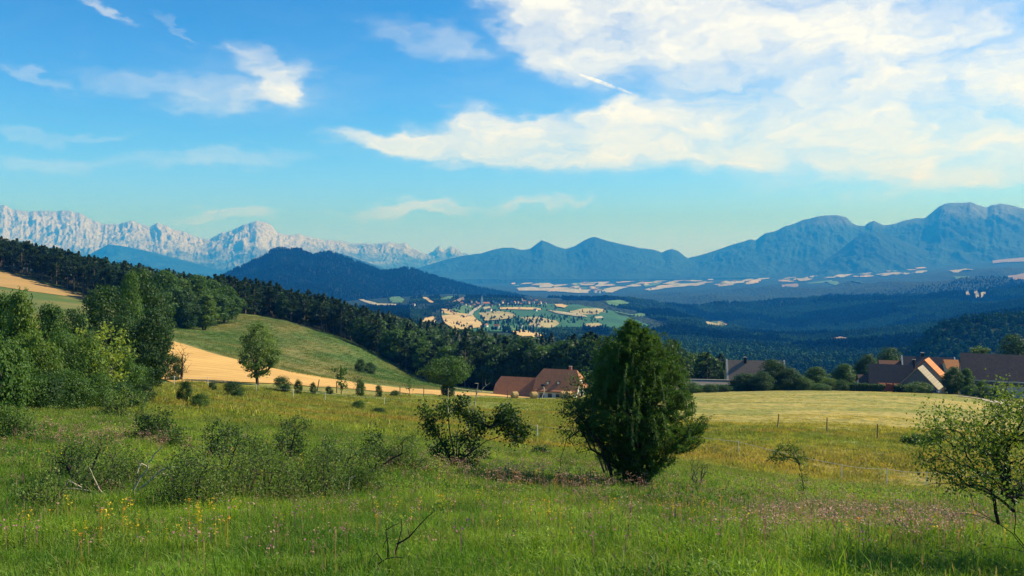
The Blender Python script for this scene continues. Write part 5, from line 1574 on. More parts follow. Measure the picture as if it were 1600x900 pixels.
# --- thin saplings
def sapling(px, Y, top, label, mat, seed, w=0.7, leaf=0.18, n=160, barkm=None, lean=0.0, name='sapling', groups=1.0):
    r_ = np.random.default_rng(seed)
    q = foot(px, Y, 0); h = at(px, top, Y).z - q.z
    tip = np.stack([r_.normal(size=26) * w * 0.35, r_.normal(size=26) * w * 0.35, r_.uniform(0.25, 1.0, 26) * h], 1)
    tip[:, 0] += lean * tip[:, 2]
    tr = [[(0, 0, -0.2), (lean * h * 0.3, 0.0, h * 0.35), (lean * h * 0.7, 0.02, h * 0.7), (lean * h, 0.0, h)]]
    P, par, r, tips = skeleton(tr, tip, r_, 0.15, 0.1, 0.3, 0.006 + h * 0.0012)
    e = empty(name, q, 0, label, 'sapling')
    link('stem', branch_mesh('stem', P, par, r, 5), barkm or m_bark, e)
    if n:
        C = np.repeat(tip, max(1, n // 26), 0) + r_.normal(size=(26 * max(1, n // 26), 3)) * w * 0.13
        link('leaves', leaf_mesh('leaves', [leaf_arrays(C, r_.normal(size=C.shape), leaf, leaf * 0.55, r_, r_.uniform(0, 1, len(C)))]), mat, e)
    return e
sapling(533, 112, 573, 'slender leafy sapling before the stubble', L_mid, 1, 1.3, 0.28, 500)
sapling(175, 50, 512, 'bright yellow-green young tree against the dark thicket', L_yel, 2, 1.5, 0.20, 900)
sapling(640, 140, 590, 'small thin sapling near the stubble fence', L_mid, 3, 0.8, 0.25, 120)
sapling(558, 112, 589, 'dark-stemmed sapling leaning at the stubble fence', L_dark, 4, 0.7, 0.2, 120)

# --- bare twiggy trees
def bare_plant(name, px, py_or_Y, label, cat, trunks_px, tips_px, mat, seed, depth=0.3, r_tip=0.004, leaves=None, lm=None, leaf=0.05, per=10, spread=0.10, byY=True, part='branches', bend=0.1, up=-0.1, rmax=None, pw=0.46, sides=5):
    """branches drawn from photo outlines: each line is real, given its own depth around the plant's distance"""
    r_ = np.random.default_rng(seed)
    q = on_ground(px, py_or_Y) if py_or_Y else hit_near(px, trunks_px[0][0][1]); Y = q.y
    def w3(p, k=0.0):
        v = at(p[0], p[1], Y); return np.array([v.x - q.x, k, v.z - q.z])
    trunks = []
    for tr in trunks_px:
        k0 = 0.0; k1 = r_.normal() * depth
        L_ = [w3(p, k0 + (k1 - k0) * i / max(1, len(tr) - 1)) for i, p in enumerate(tr)]
        L2 = []
        for a, b in zip(L_[:-1], L_[1:]):
            for f in (0, 0.5): L2.append(a + (b - a) * f + (r_.normal(size=3) * 0.02 * np.linalg.norm(b - a) if f else 0))
        L2.append(L_[-1]); trunks.append(L2)
    tips = np.array([w3(p, r_.normal() * depth) for p in tips_px]) if len(tips_px) else np.zeros((0, 3))
    P, par, r, tid = skeleton(trunks, tips, r_, bend, up, 0.35, r_tip, pw)
    if not len(tips):
        cnt = np.zeros(len(P)); 
    # trunk ends count as tips for the girth
    cnt = np.zeros(len(P)); has = np.zeros(len(P), bool)
    has[par[par >= 0]] = True; cnt[~has] = 1
    for i in range(len(P) - 1, -1, -1):
        if par[i] >= 0: cnt[par[i]] += cnt[i]
    dist_end = np.zeros(len(P))
    for i in range(len(P) - 1, -1, -1):
        if par[i] >= 0: dist_end[par[i]] = max(dist_end[par[i]], dist_end[i] + np.linalg.norm(P[i] - P[par[i]]))
    r = r_tip * np.maximum(cnt, 1) ** pw * (1 + 2.2 * np.minimum(dist_end / max(dist_end.max(), 1e-3), 1))
    e = empty(name, q, 0, label, cat)
    link(part, branch_mesh(part, P, par, r, sides, rmax), mat, e)
    return e, P, par, tid, r_

def fan(px, py, w, h, n, r_, lo=0.25):
    """random twig ends in the half-ellipse above (px,py)"""
    out = []
    while len(out) < n:
        a = r_.uniform(-1, 1); b = r_.uniform(0, 1)
        if a * a + b * b < 1 and a * a * 0.5 + b * b > lo * lo: out.append((px + a * w / 2, py - b * h))
    return out
rr = np.random.default_rng(9)
bare_plant('bare_tree', 283, 102, 'bare twiggy little tree in front of the golden stubble', 'tree', [[(283,592),(284,575),(284,555)]], fan(284, 584, 38, 50, 60, rr), m_darktwig, 21, 0.7, 0.009)
bare_plant('bare_bush', 1093, 26, 'grey-brown nearly leafless bush right of the juniper foot', 'bush', [[(1093,768),(1092,750),(1091,735)], [(1093,768),(1100,748)], [(1093,768),(1085,752)]], fan(1093, 765, 46, 54, 90, rr), wall_mat('grey_twig', (0.10, 0.085, 0.07)), 22, 0.3, 0.0032)
bare_plant('bare_shrub', 665, 40, 'leafless pale twigs rising behind the branchy bush', 'shrub', [[(735,672),(740,640),(747,600)], [(728,670),(733,640),(736,615)]], [(760,592),(756,605),(742,598),(728,610),(752,612),(766,598),(725,622)], m_dead, 23, 0.25, 0.006)
# ================================================================== THE JUNIPER AND THE NEAR SHRUBS
def sprig_arrays(C, ax, l, w, rg, tone):
    n = len(C); a = unit(ax); r = unit(rg.normal(size=(n, 3))); b = unit(np.cross(a, r)); N_ = np.cross(a, b)
    l = (np.broadcast_to(l, n) * rg.uniform(0.7, 1.35, n))[:, None]; w = (np.broadcast_to(w, n) * rg.uniform(0.7, 1.3, n))[:, None]
    V = np.stack([C, C + a * l * 0.45 + b * w * 0.5 + N_ * w * 0.15, C + a * l, C + a * l * 0.45 - b * w * 0.5 + N_ * w * 0.15], 1).reshape(-1, 3)
    return V, np.arange(4 * n), np.full(n, 4), np.repeat(tone, 4)

JY = 24.0
jq = on_ground(993, JY); jq.z -= 0.05
jr = np.random.default_rng(1234)
rows = np.array([(505,985,991),(518,974,1006),(530,960,1028),(552,940,1050),(580,924,1066),(610,914,1074),(640,906,1078),(662,908,1078),(690,926,1060),(720,944,1044),(745,962,1026),(768,984,1006)], float)
def jworld(px, py, k=0.0):
    v = at(px, py, JY); return np.array([v.x - jq.x, k, v.z - jq.z])
zs_ = np.array([jworld(993, r_[0])[2] for r_ in rows]); xl = np.array([jworld(r_[1], r_[0])[0] for r_ in rows]); xr = np.array([jworld(r_[2], r_[0])[0] for r_ in rows])
o_ = np.argsort(zs_); zs_, xl, xr = zs_[o_], xl[o_], xr[o_]
def jenv(z): return np.interp(z, zs_, xl), np.interp(z, zs_, xr)
tipsJ = []
lump = np.random.default_rng(5)
while len(tipsJ) < 1900:
    z = jr.uniform(0.03, zs_[-1]); a, b = jenv(z); c_ = (a + b) / 2; h_ = (b - a) / 2
    if jr.uniform() > h_ / 1.5 + 0.12: continue
    ang = jr.uniform(0, 6.283); rad = math.sqrt(jr.uniform(0.10, 1.0))
    f = 0.88 + 0.55 * float(fbm(np.array([ang * 1.4]), np.array([z * 1.9]), 4, 8))
    tipsJ.append((c_ + math.cos(ang) * h_ * rad * f, math.sin(ang) * h_ * rad * f, z))
tipsJ = np.array(tipsJ)
trJ = []
for k in range(11):
    a = k / 11 * 6.283 + 0.3; s_ = 0.10 + 0.10 * (k % 3); topz = jr.uniform(1.6, 3.6)
    dx_, dy_ = math.cos(a) * (0.25 + 0.35 * (k % 2)), math.sin(a) * (0.25 + 0.35 * (k % 2))
    foot_ = trJ[0][0] if trJ else (0, 0, -0.2)
    trJ.append([(math.cos(a) * s_ * 0.6, math.sin(a) * s_ * 0.6, -0.15), (math.cos(a) * s_, math.sin(a) * s_, 0.4), (dx_ * 0.6, dy_ * 0.6, topz * 0.45), (dx_, dy_, topz * 0.75), (dx_ * 1.05, dy_ * 1.05, topz)])
P, par, r, tid = skeleton(trJ, tipsJ, jr, 0.10, 0.06, 0.35, 0.0045, 0.45, 3)
je = empty('juniper', jq, 0, 'big dark green juniper, the largest bush in the meadow, hiding the end of the farmhouse', 'juniper')
link('stems', branch_mesh('stems', P, par, r, 5, 0.07), m_bark, je)
par_t = P[par[tid]]; tp = P[tid]
dirs = unit(tp - par_t); outw = unit(np.stack([tp[:, 0] - 0.0, tp[:, 1], np.full(len(tp), 0.2)], 1))
parts = []
for s_ in range(7):
    d0 = unit(dirs * 0.5 + outw * 0.5 + np.array([0, 0, 0.75]) + jr.normal(size=tp.shape) * 0.45)
    L_ = jr.uniform(0.12, 0.34, len(tp))
    tone = np.clip(jr.uniform(0, 0.7, len(tp)), 0, 1)
    for q in range(13):
        f = (q + jr.uniform(0, 1, len(tp))) / 13
        drop = np.array([0, 0, -0.55]) * (f ** 2)[:, None] * L_[:, None]
        c_ = tp + d0 * (L_ * f)[:, None] + drop + jr.normal(size=tp.shape) * 0.012
        ax = d0 + np.array([0, 0, -0.8]) * f[:, None] + jr.normal(size=tp.shape) * 0.55
        parts.append(sprig_arrays(c_, ax, 0.060, 0.020, jr, np.clip(tone + jr.uniform(0, 0.3, len(tp)), 0, 1)))
# long drooping cords over the crown and the leader at the top
wp = []
def whip(pts, n=90, sp=0.035, tone=0.8, l=0.06):
    pts = np.array(pts); s_ = np.sort(jr.uniform(0, 1, n)) * (len(pts) - 1); i_ = np.minimum(s_.astype(int), len(pts) - 2); f = (s_ - i_)[:, None]
    c_ = pts[i_] * (1 - f) + pts[i_ + 1] * f; ax = pts[i_ + 1] - pts[i_]
    ax = unit(ax) + jr.normal(size=ax.shape) * 0.55
    parts.append(sprig_arrays(c_ + jr.normal(size=c_.shape) * sp * 0.5, ax, l, 0.02, jr, np.clip(jr.normal(tone, 0.15, n), 0, 1)))
    wp.append(pts)
for k in range(130):
    z = jr.uniform(1.3, 4.1); a_, b_ = jenv(z); ang = jr.uniform(0, 6.283); c0 = (a_ + b_) / 2; h_ = (b_ - a_) / 2
    p0 = np.array([c0 + math.cos(ang) * h_ * 0.75, math.sin(ang) * h_ * 0.75, z]); o2 = np.array([math.cos(ang), math.sin(ang), 0.0])
    L_ = jr.uniform(0.35, 0.8)
    whip([p0, p0 + o2 * 0.18 * L_ + np.array([0, 0, 0.42 * L_]), p0 + o2 * 0.42 * L_ + np.array([0, 0, 0.48 * L_]), p0 + o2 * 0.62 * L_ + np.array([0, 0, 0.15 * L_]), p0 + o2 * 0.68 * L_ + np.array([0, 0, -0.30 * L_])], 90, 0.03, jr.uniform(0.5, 1.0))
for (px0, py0, px1, py1, dd) in [(990,560,986,503,0.0),(985,580,979,512,0.1),(1000,560,1002,520,-0.1),(1010,560,1022,520,0.1),(965,580,952,528,-0.4),(945,600,934,556,-0.5),(1035,570,1050,528,-0.2),(1055,600,1068,560,0.2),
        (1060,690,1090,652,-0.3),(1065,700,1098,660,-0.2),(1050,690,1078,645,-0.6),(1070,690,1100,648,0.0),(1050,650,1072,612,0.3),(1060,680,1086,668,0.1),(1072,672,1103,662,-0.1),(1040,700,1074,676,-0.5),(1050,705,1088,682,-0.3)]:
    a_ = jworld(px0, py0, dd); b_ = jworld(px1, py1, dd * 1.2)
    for j in range(5):
        e_ = jr.normal(size=3) * 0.10; e_[2] = abs(e_[2]) * -0.8
        whip([a_, a_ * 0.5 + b_ * 0.5 + np.array([0.05, 0, -0.06]) + e_ * 0.5, b_ + e_], 110, 0.05, 0.6)
link('foliage', leaf_mesh('foliage', parts), L_juni, je)
A_ = np.concatenate([p[:-1] for p in wp]); B_ = np.concatenate([p[1:] for p in wp])
link('cords', tubes('cords', A_, B_, np.full(len(A_), 0.007), np.full(len(A_), 0.005), 4), m_bark, je)

def leafy(e, C, l, w, mat, r_, n=1, spread=0.03, part='leaves', tone=None):
    C = np.repeat(C, n, 0) + r_.normal(size=(len(C) * n, 3)) * spread
    t_ = np.repeat(r_.uniform(0, 0.6, len(C) // n), n) + r_.uniform(0, 0.4, len(C))
    return link(part, leaf_mesh(part, [leaf_arrays(C, r_.normal(size=C.shape) + np.array([0.2, 0, 0.5]), l, w, r_, np.clip(t_, 0, 1))]), mat, e)

# a second, broad-leaved shrub growing through the left foot of the juniper, with arching bare branches
e, P, par, tid, r_ = bare_plant('wild_shrub', 955, 23.3, 'arching broad-leaved shrub growing out of the left side of the juniper', 'shrub',
    [[(958,752),(950,705),(930,682),(905,672),(885,684),(876,712),(874,738)], [(956,745),(940,700),(915,660),(895,640),(884,650)], [(955,740),(935,690),(908,655),(898,625)], [(957,735),(945,715),(925,705),(903,712)], [(955,750),(948,725),(950,755)]],
    [(885,615),(892,628),(880,640),(902,640),(915,632),(896,660),(886,672),(905,655),(912,668),(922,650),(925,665),(882,655),(890,690),(908,690),(930,640),(918,618),(905,606),(928,612),(938,655),(884,628),(878,668),(900,676),(872,735),(950,760),(912,640),(895,650),(925,632),(935,625)], m_darktwig, 31, 0.45, 0.005)
leafy(e, P[tid], 0.06, 0.036, L_dark, r_, 60, 0.10)
# light shrub behind the juniper's left shoulder
e, P, par, tid, r_ = bare_plant('wild_shrub', 935, 25.5, 'light-leaved shrub showing between the farmhouse gable and the juniper', 'shrub',
    [[(945,740),(925,690),(905,640),(900,600)], [(948,735),(935,680),(925,630),(915,596)]], [(897,598),(905,610),(915,600),(893,620),(910,625),(925,615),(902,640),(918,645),(930,600),(888,632),(928,630),(912,590)], m_bark, 32, 0.3, 0.005)
leafy(e, P[tid], 0.06, 0.036, L_mid, r_, 70, 0.13)

def near_shrub(px, py, w, h, label, seed, mat=L_shrub, n=110, leaf=0.040, per=26, stems=5, spread=None, dead=0.0, name='thorn_bush', cat='bush', twig=None, lo=0.3, Yf=None, bend=0.16):
    r_ = np.random.default_rng(seed)
    q = hit_near(px, py) if Yf is None else on_ground(px, Yf)
    m_ = q.y / F; W2 = w * m_ / 2; H_ = h * m_
    tips = []
    while len(tips) < n:
        p = r_.uniform(-1, 1, 3); p[2] = abs(p[2])
        rr_ = np.linalg.norm(p)
        if rr_ > 1 or rr_ < lo: continue
        k = 0.75 + 0.5 * float(fbm(np.array([math.atan2(p[1], p[0]) * 1.3 + seed]), np.array([p[2] * 2.0]), 3, seed))
        tips.append((p[0] * W2 * k, p[1] * W2 * 0.7 * k, p[2] * H_ * k + 0.03))
    tips = np.array(tips)
    tr = []
    for s_ in range(stems):
        a = r_.uniform(-1, 1); b = r_.uniform(-0.5, 0.5)
        tr.append([(a * W2 * 0.25, b * W2 * 0.25, -0.1), (a * W2 * 0.4, b * W2 * 0.4, H_ * 0.25), (a * W2 * 0.6 + r_.normal() * 0.05, b * W2 * 0.5, H_ * 0.55)])
    P, par, r, tid = skeleton(tr, tips, r_, bend, -0.05, 0.35, 0.0028 * max(1, q.y / 16), 0.42, 3)
    e = empty(name, q, 0, label, cat)
    link('branches', branch_mesh('branches', P, par, r, 4, 0.02 * max(1, q.y / 16)), twig or m_bark, e)
    if per:
        C = np.concatenate([P[tid], (P[tid] + P[par[tid]]) / 2, P[par[tid]]])
        sp = spread if spread is not None else 0.035 + W2 * 0.05
        leafy(e, C, leaf * max(0.8, q.y / 16) , leaf * 0.6 * max(0.8, q.y / 16), mat, r_, max(1, per // 2), sp)
    return e
SH = [  # the scrub belt across the left half of the meadow
 (150,778,110,70,'low thorn bush in the scrub belt left of the bleached branches',L_shrub,100),
 (112,752,70,66,'dark thorn bush at the left end of the scrub belt',L_dark,70),
 (62,800,110,60,'low scrub at the far left below the belt',L_shrub,70),
 (195,765,100,66,'thorn bush standing just behind the bleached branches',L_shrub,90),
 (300,800,120,92,'thorn bush right of the bleached branches, the leafiest there',L_shrub,130),
 (292,768,50,66,'small dark bush at the tip of the bleached branch',L_dark,70),
 (365,792,120,100,'broad thorn bush left of the middle of the scrub belt',L_shrub,130),
 (345,722,60,56,'bush at the back of the belt below the upright dark bush',L_dark,60),
 (430,790,120,98,'broad thorn bush in the middle of the scrub belt',L_shrub,130),
 (395,730,70,60,'straggly bush at the back edge of the scrub belt',L_shrub,60),
 (455,728,60,78,'thin upright bush with bare twigs at the back of the belt',L_dark,55),
 (495,788,110,94,'thorn bush right of the middle of the scrub belt',L_shrub,120),
 (552,775,100,80,'thorn bush near the right end of the scrub belt',L_shrub,110),
 (585,728,60,50,'darkest bush of the scrub belt, near its right end',L_dark,90),
 (520,742,80,60,'grey-twigged bush at the back right of the belt',L_shrub,60),
 (635,742,90,56,'last low bush at the right end of the scrub belt',L_shrub,80),
 (240,690,80,48,'dark sprawling bush alone above the scrub belt',L_dark,80),
 (270,700,60,36,'low bush beside the dark sprawling one',L_shrub,50),
 (20,690,90,70,'leafy bush at the left edge of the open meadow',L_mid,90),
 (190,655,80,44,'grey-green bush at the foot of the thicket',L_shrub,60),
 (842,715,30,14,'tiny dark weed clump left of the juniper',L_dark,40),
]
for i, (px, py, w_, h_, lab, mt, n) in enumerate(SH):
    near_shrub(px, py, w_ * 1.3, h_ * 1.25, lab, 500 + i, mt, n=int(n * 1.3), per=16, spread=0.085, bend=0.25)

for i, (bx_, by_, tr_, tp_, lb_) in enumerate([
   (455, 735, [[(455,740),(452,715),(458,690),(462,672)], [(455,738),(440,715),(436,695)]], [(470,662),(455,660),(462,655),(478,668),(445,680),(430,688),(466,680),(440,672)], 'thin upright twiggy shrub poking out at the back of the scrub belt'),
   (585, 742, [[(580,745),(590,722),(612,702),(632,690)], [(582,742),(575,720),(578,704)], [(590,730),(615,715),(640,705)]], [(648,680),(640,684),(625,690),(575,700),(585,698),(600,700),(612,695),(598,712),(640,700),(568,708)], 'dark shrub with one branch reaching out to the right of the belt'),
   (350, 745, [[(350,750),(345,720),(335,695),(330,675)], [(350,745),(362,715),(372,690)]], [(325,668),(335,662),(345,680),(372,682),(380,692),(355,700),(320,680),(366,676),(340,690)], 'loose shrub with long shoots behind the leafiest thorn bush'),
   (120, 758, [[(120,765),(108,735),(100,715)], [(122,765),(140,735),(150,705),(148,692)], [(120,765),(128,730),(125,705)]], [(95,708),(104,700),(118,698),(130,695),(148,688),(156,698),(140,712),(110,715),(92,722)], 'loose dark-leaved shrub at the left end of the belt'),
   (520, 752, [[(520,760),(512,725),(515,700)], [(522,760),(540,730),(548,705)]], [(515,690),(508,700),(524,696),(548,698),(556,708),(535,712),(504,712)], 'grey twiggy shrub between the two darkest bushes of the belt')]):
    e, P, par, tid, r_ = bare_plant('wild_shrub', bx_, None, lb_, 'shrub', tr_, tp_ * 2, m_darktwig, 900 + i, 0.18, 0.0035)
    leafy(e, np.concatenate([P[tid], P[par[tid]]]), 0.038, 0.022, L_shrub if i % 2 else L_dark, r_, 22, 0.055)

# --- the branchy bush left of the middle, with its separate leaning limb
e, P, par, tid, r_ = bare_plant('branchy_bush', 712, None, 'branchy dark bush left of the middle with one limb reaching right', 'bush',
   [[(708,735),(700,705),(686,680),(672,655),(668,640)], [(710,735),(708,700),(702,665),(700,640),(697,622)], [(714,735),(718,700),(735,675),(742,655),(740,640)],
    [(712,735),(725,705),(750,680),(765,665),(778,658)], [(712,733),(714,700),(716,670),(722,640)], [(716,735),(740,712),(758,700),(770,698)], [(706,735),(690,715),(672,700)], [(718,720),(760,688),(790,676),(812,682)], [(765,668),(792,655),(806,650)]],
   [(664,638),(670,650),(676,660),(668,668),(682,672),(690,645),(697,630),(704,640),(712,632),(724,625),(722,645),(735,650),(746,650),(738,662),(750,668),(744,680),(728,680),(716,690),(700,690),(690,700),(680,705),(735,700),(755,712),(700,715),(722,715),(710,720),(690,722),(740,722),
    (778,655),(786,650),(792,640),(800,652),(808,655),(800,664),(788,664),(812,668),(818,676),(806,680),(796,676),(812,684),(790,642),(798,646),(820,672),(780,664)], m_bark, 41, 0.30, 0.006)
leafy(e, np.concatenate([P[tid], P[par[tid]]]), 0.085, 0.050, L_dark, r_, 75, 0.12)

# --- the little leaning tree on the right
e, P, par, tid, r_ = bare_plant('small_tree', 1254, None, 'little crooked tree with a flat crown leaning left on the right of the meadow', 'tree',
   [[(1254,786),(1256,760),(1253,740),(1248,724),(1232,718),(1212,716)], [(1250,726),(1240,710),(1232,702)]],
   [(1206,714),(1210,708),(1216,704),(1222,700),(1230,702),(1238,700),(1246,703),(1252,706),(1222,712),(1232,710),(1242,712),(1214,718),(1228,718),(1250,715),(1256,712)], m_bark, 42, 0.16, 0.005)
leafy(e, np.concatenate([P[tid], P[tid]]), 0.055, 0.034, L_shrub, r_, 22, 0.06)
tk = np.array([(0, 0, z_) for z_ in np.linspace(0.08, 1.0, 22)])
leafy(e, tk, 0.05, 0.03, L_shrub, r_, 12, 0.07, 'trunk_leaves')

# --- the open tree at the right edge
RY = 13.5
tipsR = []
r_ = np.random.default_rng(88)
while len(tipsR) < 420:
    x_ = r_.uniform(1452, 1790); y_ = r_.uniform(618, 800)
    f = ((x_ - 1620) / 165) ** 2 + ((y_ - 715) / 92) ** 2
    if f > 1 or f < 0.10: continue
    if y_ > 762 and r_.uniform() < 0.9: continue
    if y_ < 660 and x_ < 1540: continue
    if x_ < 1530 and r_.uniform() < 0.55: continue
    tipsR.append((x_, y_))
for c_, n in (((1500,690),12),((1475,720),12),((1475,668),6),((1530,665),12),((1580,640),10),((1555,690),12),((1600,625),8),((1462,682),5),((1490,740),6)):
    for k in range(n): tipsR.append((c_[0] + r_.normal() * 13, c_[1] + r_.normal() * 11))
e, P, par, tid, r_ = bare_plant('plum_tree', 1640, None, 'open small tree with dark forked branches at the right edge', 'tree',
   [[(1640,893),(1612,868),(1585,835),(1560,818),(1530,800),(1522,770),(1514,756)], [(1600,852),(1582,832),(1580,790),(1575,770),(1590,730),(1600,690)], [(1640,893),(1640,840),(1650,780),(1640,720),(1630,670)],
    [(1640,893),(1670,840),(1700,780),(1720,730)], [(1560,818),(1545,812),(1520,806),(1500,808)], [(1585,800),(1565,780),(1530,768),(1500,770),(1478,778)], [(1640,893),(1600,862),(1570,855),(1540,858)],
    [(1560,818),(1545,780),(1530,740),(1515,712)], [(1575,772),(1560,720),(1545,690),(1535,670)]],
   tipsR, m_darktwig, 43, 0.32, 0.0017)
C = np.concatenate([P[tid], (P[tid] + P[par[tid]]) / 2]); C = C[C[:, 2] > (at(1600, 752, e.location.y).z - e.location.z)]
leafy(e, C, 0.023, 0.014, L_right, r_, 15, 0.05)

# --- bleached dead branches in the scrub
bare_plant('dead_branch', 206, None, 'bleached forked dead branch standing out of the scrub', 'branch',
   [[(205,782),(208,768),(220,745),(232,731),(234,722),(244,708),(256,696)], [(206,782),(214,768),(232,754),(246,740),(256,732),(270,728),(285,729)], [(232,731),(224,722),(222,735)], [(256,732),(250,742),(262,748)]], [], m_dead, 51, 0.10, 0.0055, pw=0.3, sides=7)
bare_plant('dead_branch', 178, None, 'bleached dead branch lying low at the left of the scrub', 'branch',
   [[(178,782),(160,775),(145,766),(128,762),(110,760)], [(165,776),(158,762),(152,740),(150,725)], [(128,762),(105,750),(98,772)]], [], m_dead, 52, 0.12, 0.005, pw=0.3, sides=6)
bare_plant('dead_branch', 541, None, 'short bleached broken stick at the right end of the scrub', 'branch', [[(541,782),(544,765),(546,748),(556,744)]], [], m_dead, 53, 0.05, 0.007, pw=0.3, sides=6)
# --- dark sapling in the very front
e, P, par, tid, r_ = bare_plant('dead_sapling', 568, None, 'small dark bare sapling with a few yellow leaves in the nearest grass', 'sapling',
   [[(568,898),(582,888),(597,876),(606,870),(620,867),(632,868)], [(606,870),(607,850),(605,830),(606,812)], [(616,868),(622,848),(626,832),(625,812)], [(620,850),(640,838),(655,820),(668,806),(678,798)], [(597,876),(590,862),(583,868)], [(607,840),(600,850),(598,858)], [(604,828),(615,822),(622,820)], [(640,838),(636,828)]], [], m_darktwig, 54, 0.05, 0.0022, pw=0.45, sides=6)
def pxl(pts, q, k=0.0): return np.array([[at(a, b, q[1]).x - q[0], k, at(a, b, q[1]).z - q[2]] for a, b in pts])
qd = hit_near(568, 898)
tl = pxl([(680,796),(684,790),(690,786),(676,800),(694,792),(606,810),(612,806),(626,810),(622,806),(655,845),(640,862),(600,806)], qd)
leafy(e, tl, 0.040, 0.013, L_yel, np.random.default_rng(3), 7, 0.013)

# --- the pointed juniper with a post in it, far right
cj = pine('conical_juniper', 2.3, 1.9, 611, L_dark, bare=0.0, n_whorl=12, leaf=0.16, per=70, conic=0.85)
cj.location = on_ground(1467, 71); cj.scale = (1, 1, 0.62); tag(cj, 'small conical dark juniper by the last fence post on the right', 'juniper')
near_shrub(1440, 690, 70, 16, 'low green bramble beside the small conical juniper', 701, L_mid, n=60, Yf=70)

# ================================================================== FENCES
m_post = m_wood
m_ewhite, t = new_mat('white_plastic'); finish(m_ewhite, t, (0.72, 0.72, 0.68), 0.5)
m_tape, t = new_mat('fence_tape'); finish(m_tape, t, (0.62, 0.62, 0.55), 0.6)
def fence(name, label, posts, mat, wires=(), wmat=None, rad=0.05, wr=0.006, tag_part='post', sag=0.05, group=None):
    """posts: (photo column, distance, height, lean)"""
    q0 = on_ground(posts[0][0], posts[0][1])
    e = empty(name, q0, 0, label, 'fence', group)
    tops = []
    for px, Y, h, lean in posts:
        q = on_ground(px, Y) - q0
        a = np.array([q.x, q.y, q.z - 0.3]); b = np.array([q.x + lean * h, q.y, q.z + h])
        m_ = (a + b) / 2 + rng.normal(size=3) * 0.01
        link('post', tubes('post', np.array([a, m_]), np.array([m_, b]), np.array([rad, rad * 0.95]), np.array([rad * 0.95, rad * 0.85]), 7), mat, e)
        me_ = tubes('cap', np.array([b]), np.array([b + np.array([0, 0, 0.02])]), np.array([rad * 0.85]), np.array([0.004]), 7)
        link('cap', me_, mat, e)
        tops.append((np.array([q.x, q.y, q.z]), h, lean))
    for wh in wires:
        L_ = []
        for (p, h, ln), (p2, h2, ln2) in zip(tops[:-1], tops[1:]):
            a = p + np.array([ln * h * wh, -rad, h * wh]); b = p2 + np.array([ln2 * h2 * wh, -rad, h2 * wh])
            for k in range(8):
                f = k / 8; v = a * (1 - f) + b * f; v[2] -= sag * 4 * f * (1 - f) * (1 + 0.3 * math.sin(h * 9)); L_.append(v)
        L_.append(b); L_ = np.array(L_)
        link('wire', tubes('wire', L_[:-1], L_[1:], np.full(len(L_) - 1, wr), np.full(len(L_) - 1, wr), 4), wmat or m_dark_, e)
    return e
fence('wooden_fence', 'dark wooden posts with thin wire across the field right of the juniper',
      [(1215, 84, 1.45, 0.10), (1293, 80, 1.35, 0.0), (1372, 75, 1.35, 0.0), (1467, 70, 1.45, 0.0), (1570, 66, 1.4, 0.02)], m_post, (0.85, 0.5), m_dark_, 0.055, 0.004, sag=0.03)
fence('electric_fence', 'white electric tape fence running down the slope to the right edge',
      [(1030, 63, 0.95, 0), (1157, 56, 0.95, -0.12), (1317, 47.5, 0.98, 0), (1388, 46.5, 0.98, 0.03), (1450, 45.5, 0.90, 0), (1580, 44, 0.95, 0), (1720, 43, 0.95, 0)], m_ewhite, (0.96,), m_tape, 0.022, 0.011, sag=0.06)
e = fence('electric_fence', 'thin white posts with a string along the near edge of the stubble at the left',
      [(233, 92, 1.0, 0), (247, 93, 1.0, 0), (272, 96, 1.0, 0.04), (325, 99, 1.0, 0), (400, 98, 1.0, 0.02), (459, 97, 1.05, -0.08), (508, 96, 1.0, 0), (600, 100, 0.9, 0.05), (700, 92, 0.95, 0), (790, 76, 0.95, 0), (840, 62, 1.0, -0.02), (930, 60, 0.95, 0)], m_ewhite, (0.92,), m_tape, 0.035, 0.006, sag=0.05)
fence('wooden_fence', 'thin dark wooden posts along the far edge of the left meadow before the stubble',
      [(495, 112, 1.45, 0.22), (526, 114, 1.5, 0), (559, 118, 1.4, 0), (625, 130, 1.5, 0), (662, 140, 1.6, 0.02), (744, 150, 1.9, 0), (793, 170, 1.9, 0), (843, 176, 2.2, 0), (900, 190, 1.5, 0.03)], m_post, (0.85,), m_dark_, 0.07, 0.005, sag=0.04)
st = fence('wooden_fence', 'pale weathered stake standing before the ivy trunk of the round tree', [(700, 128, 1.9, 0.02), (712, 127, 1.6, -0.1)], m_dead, (), None, 0.06)

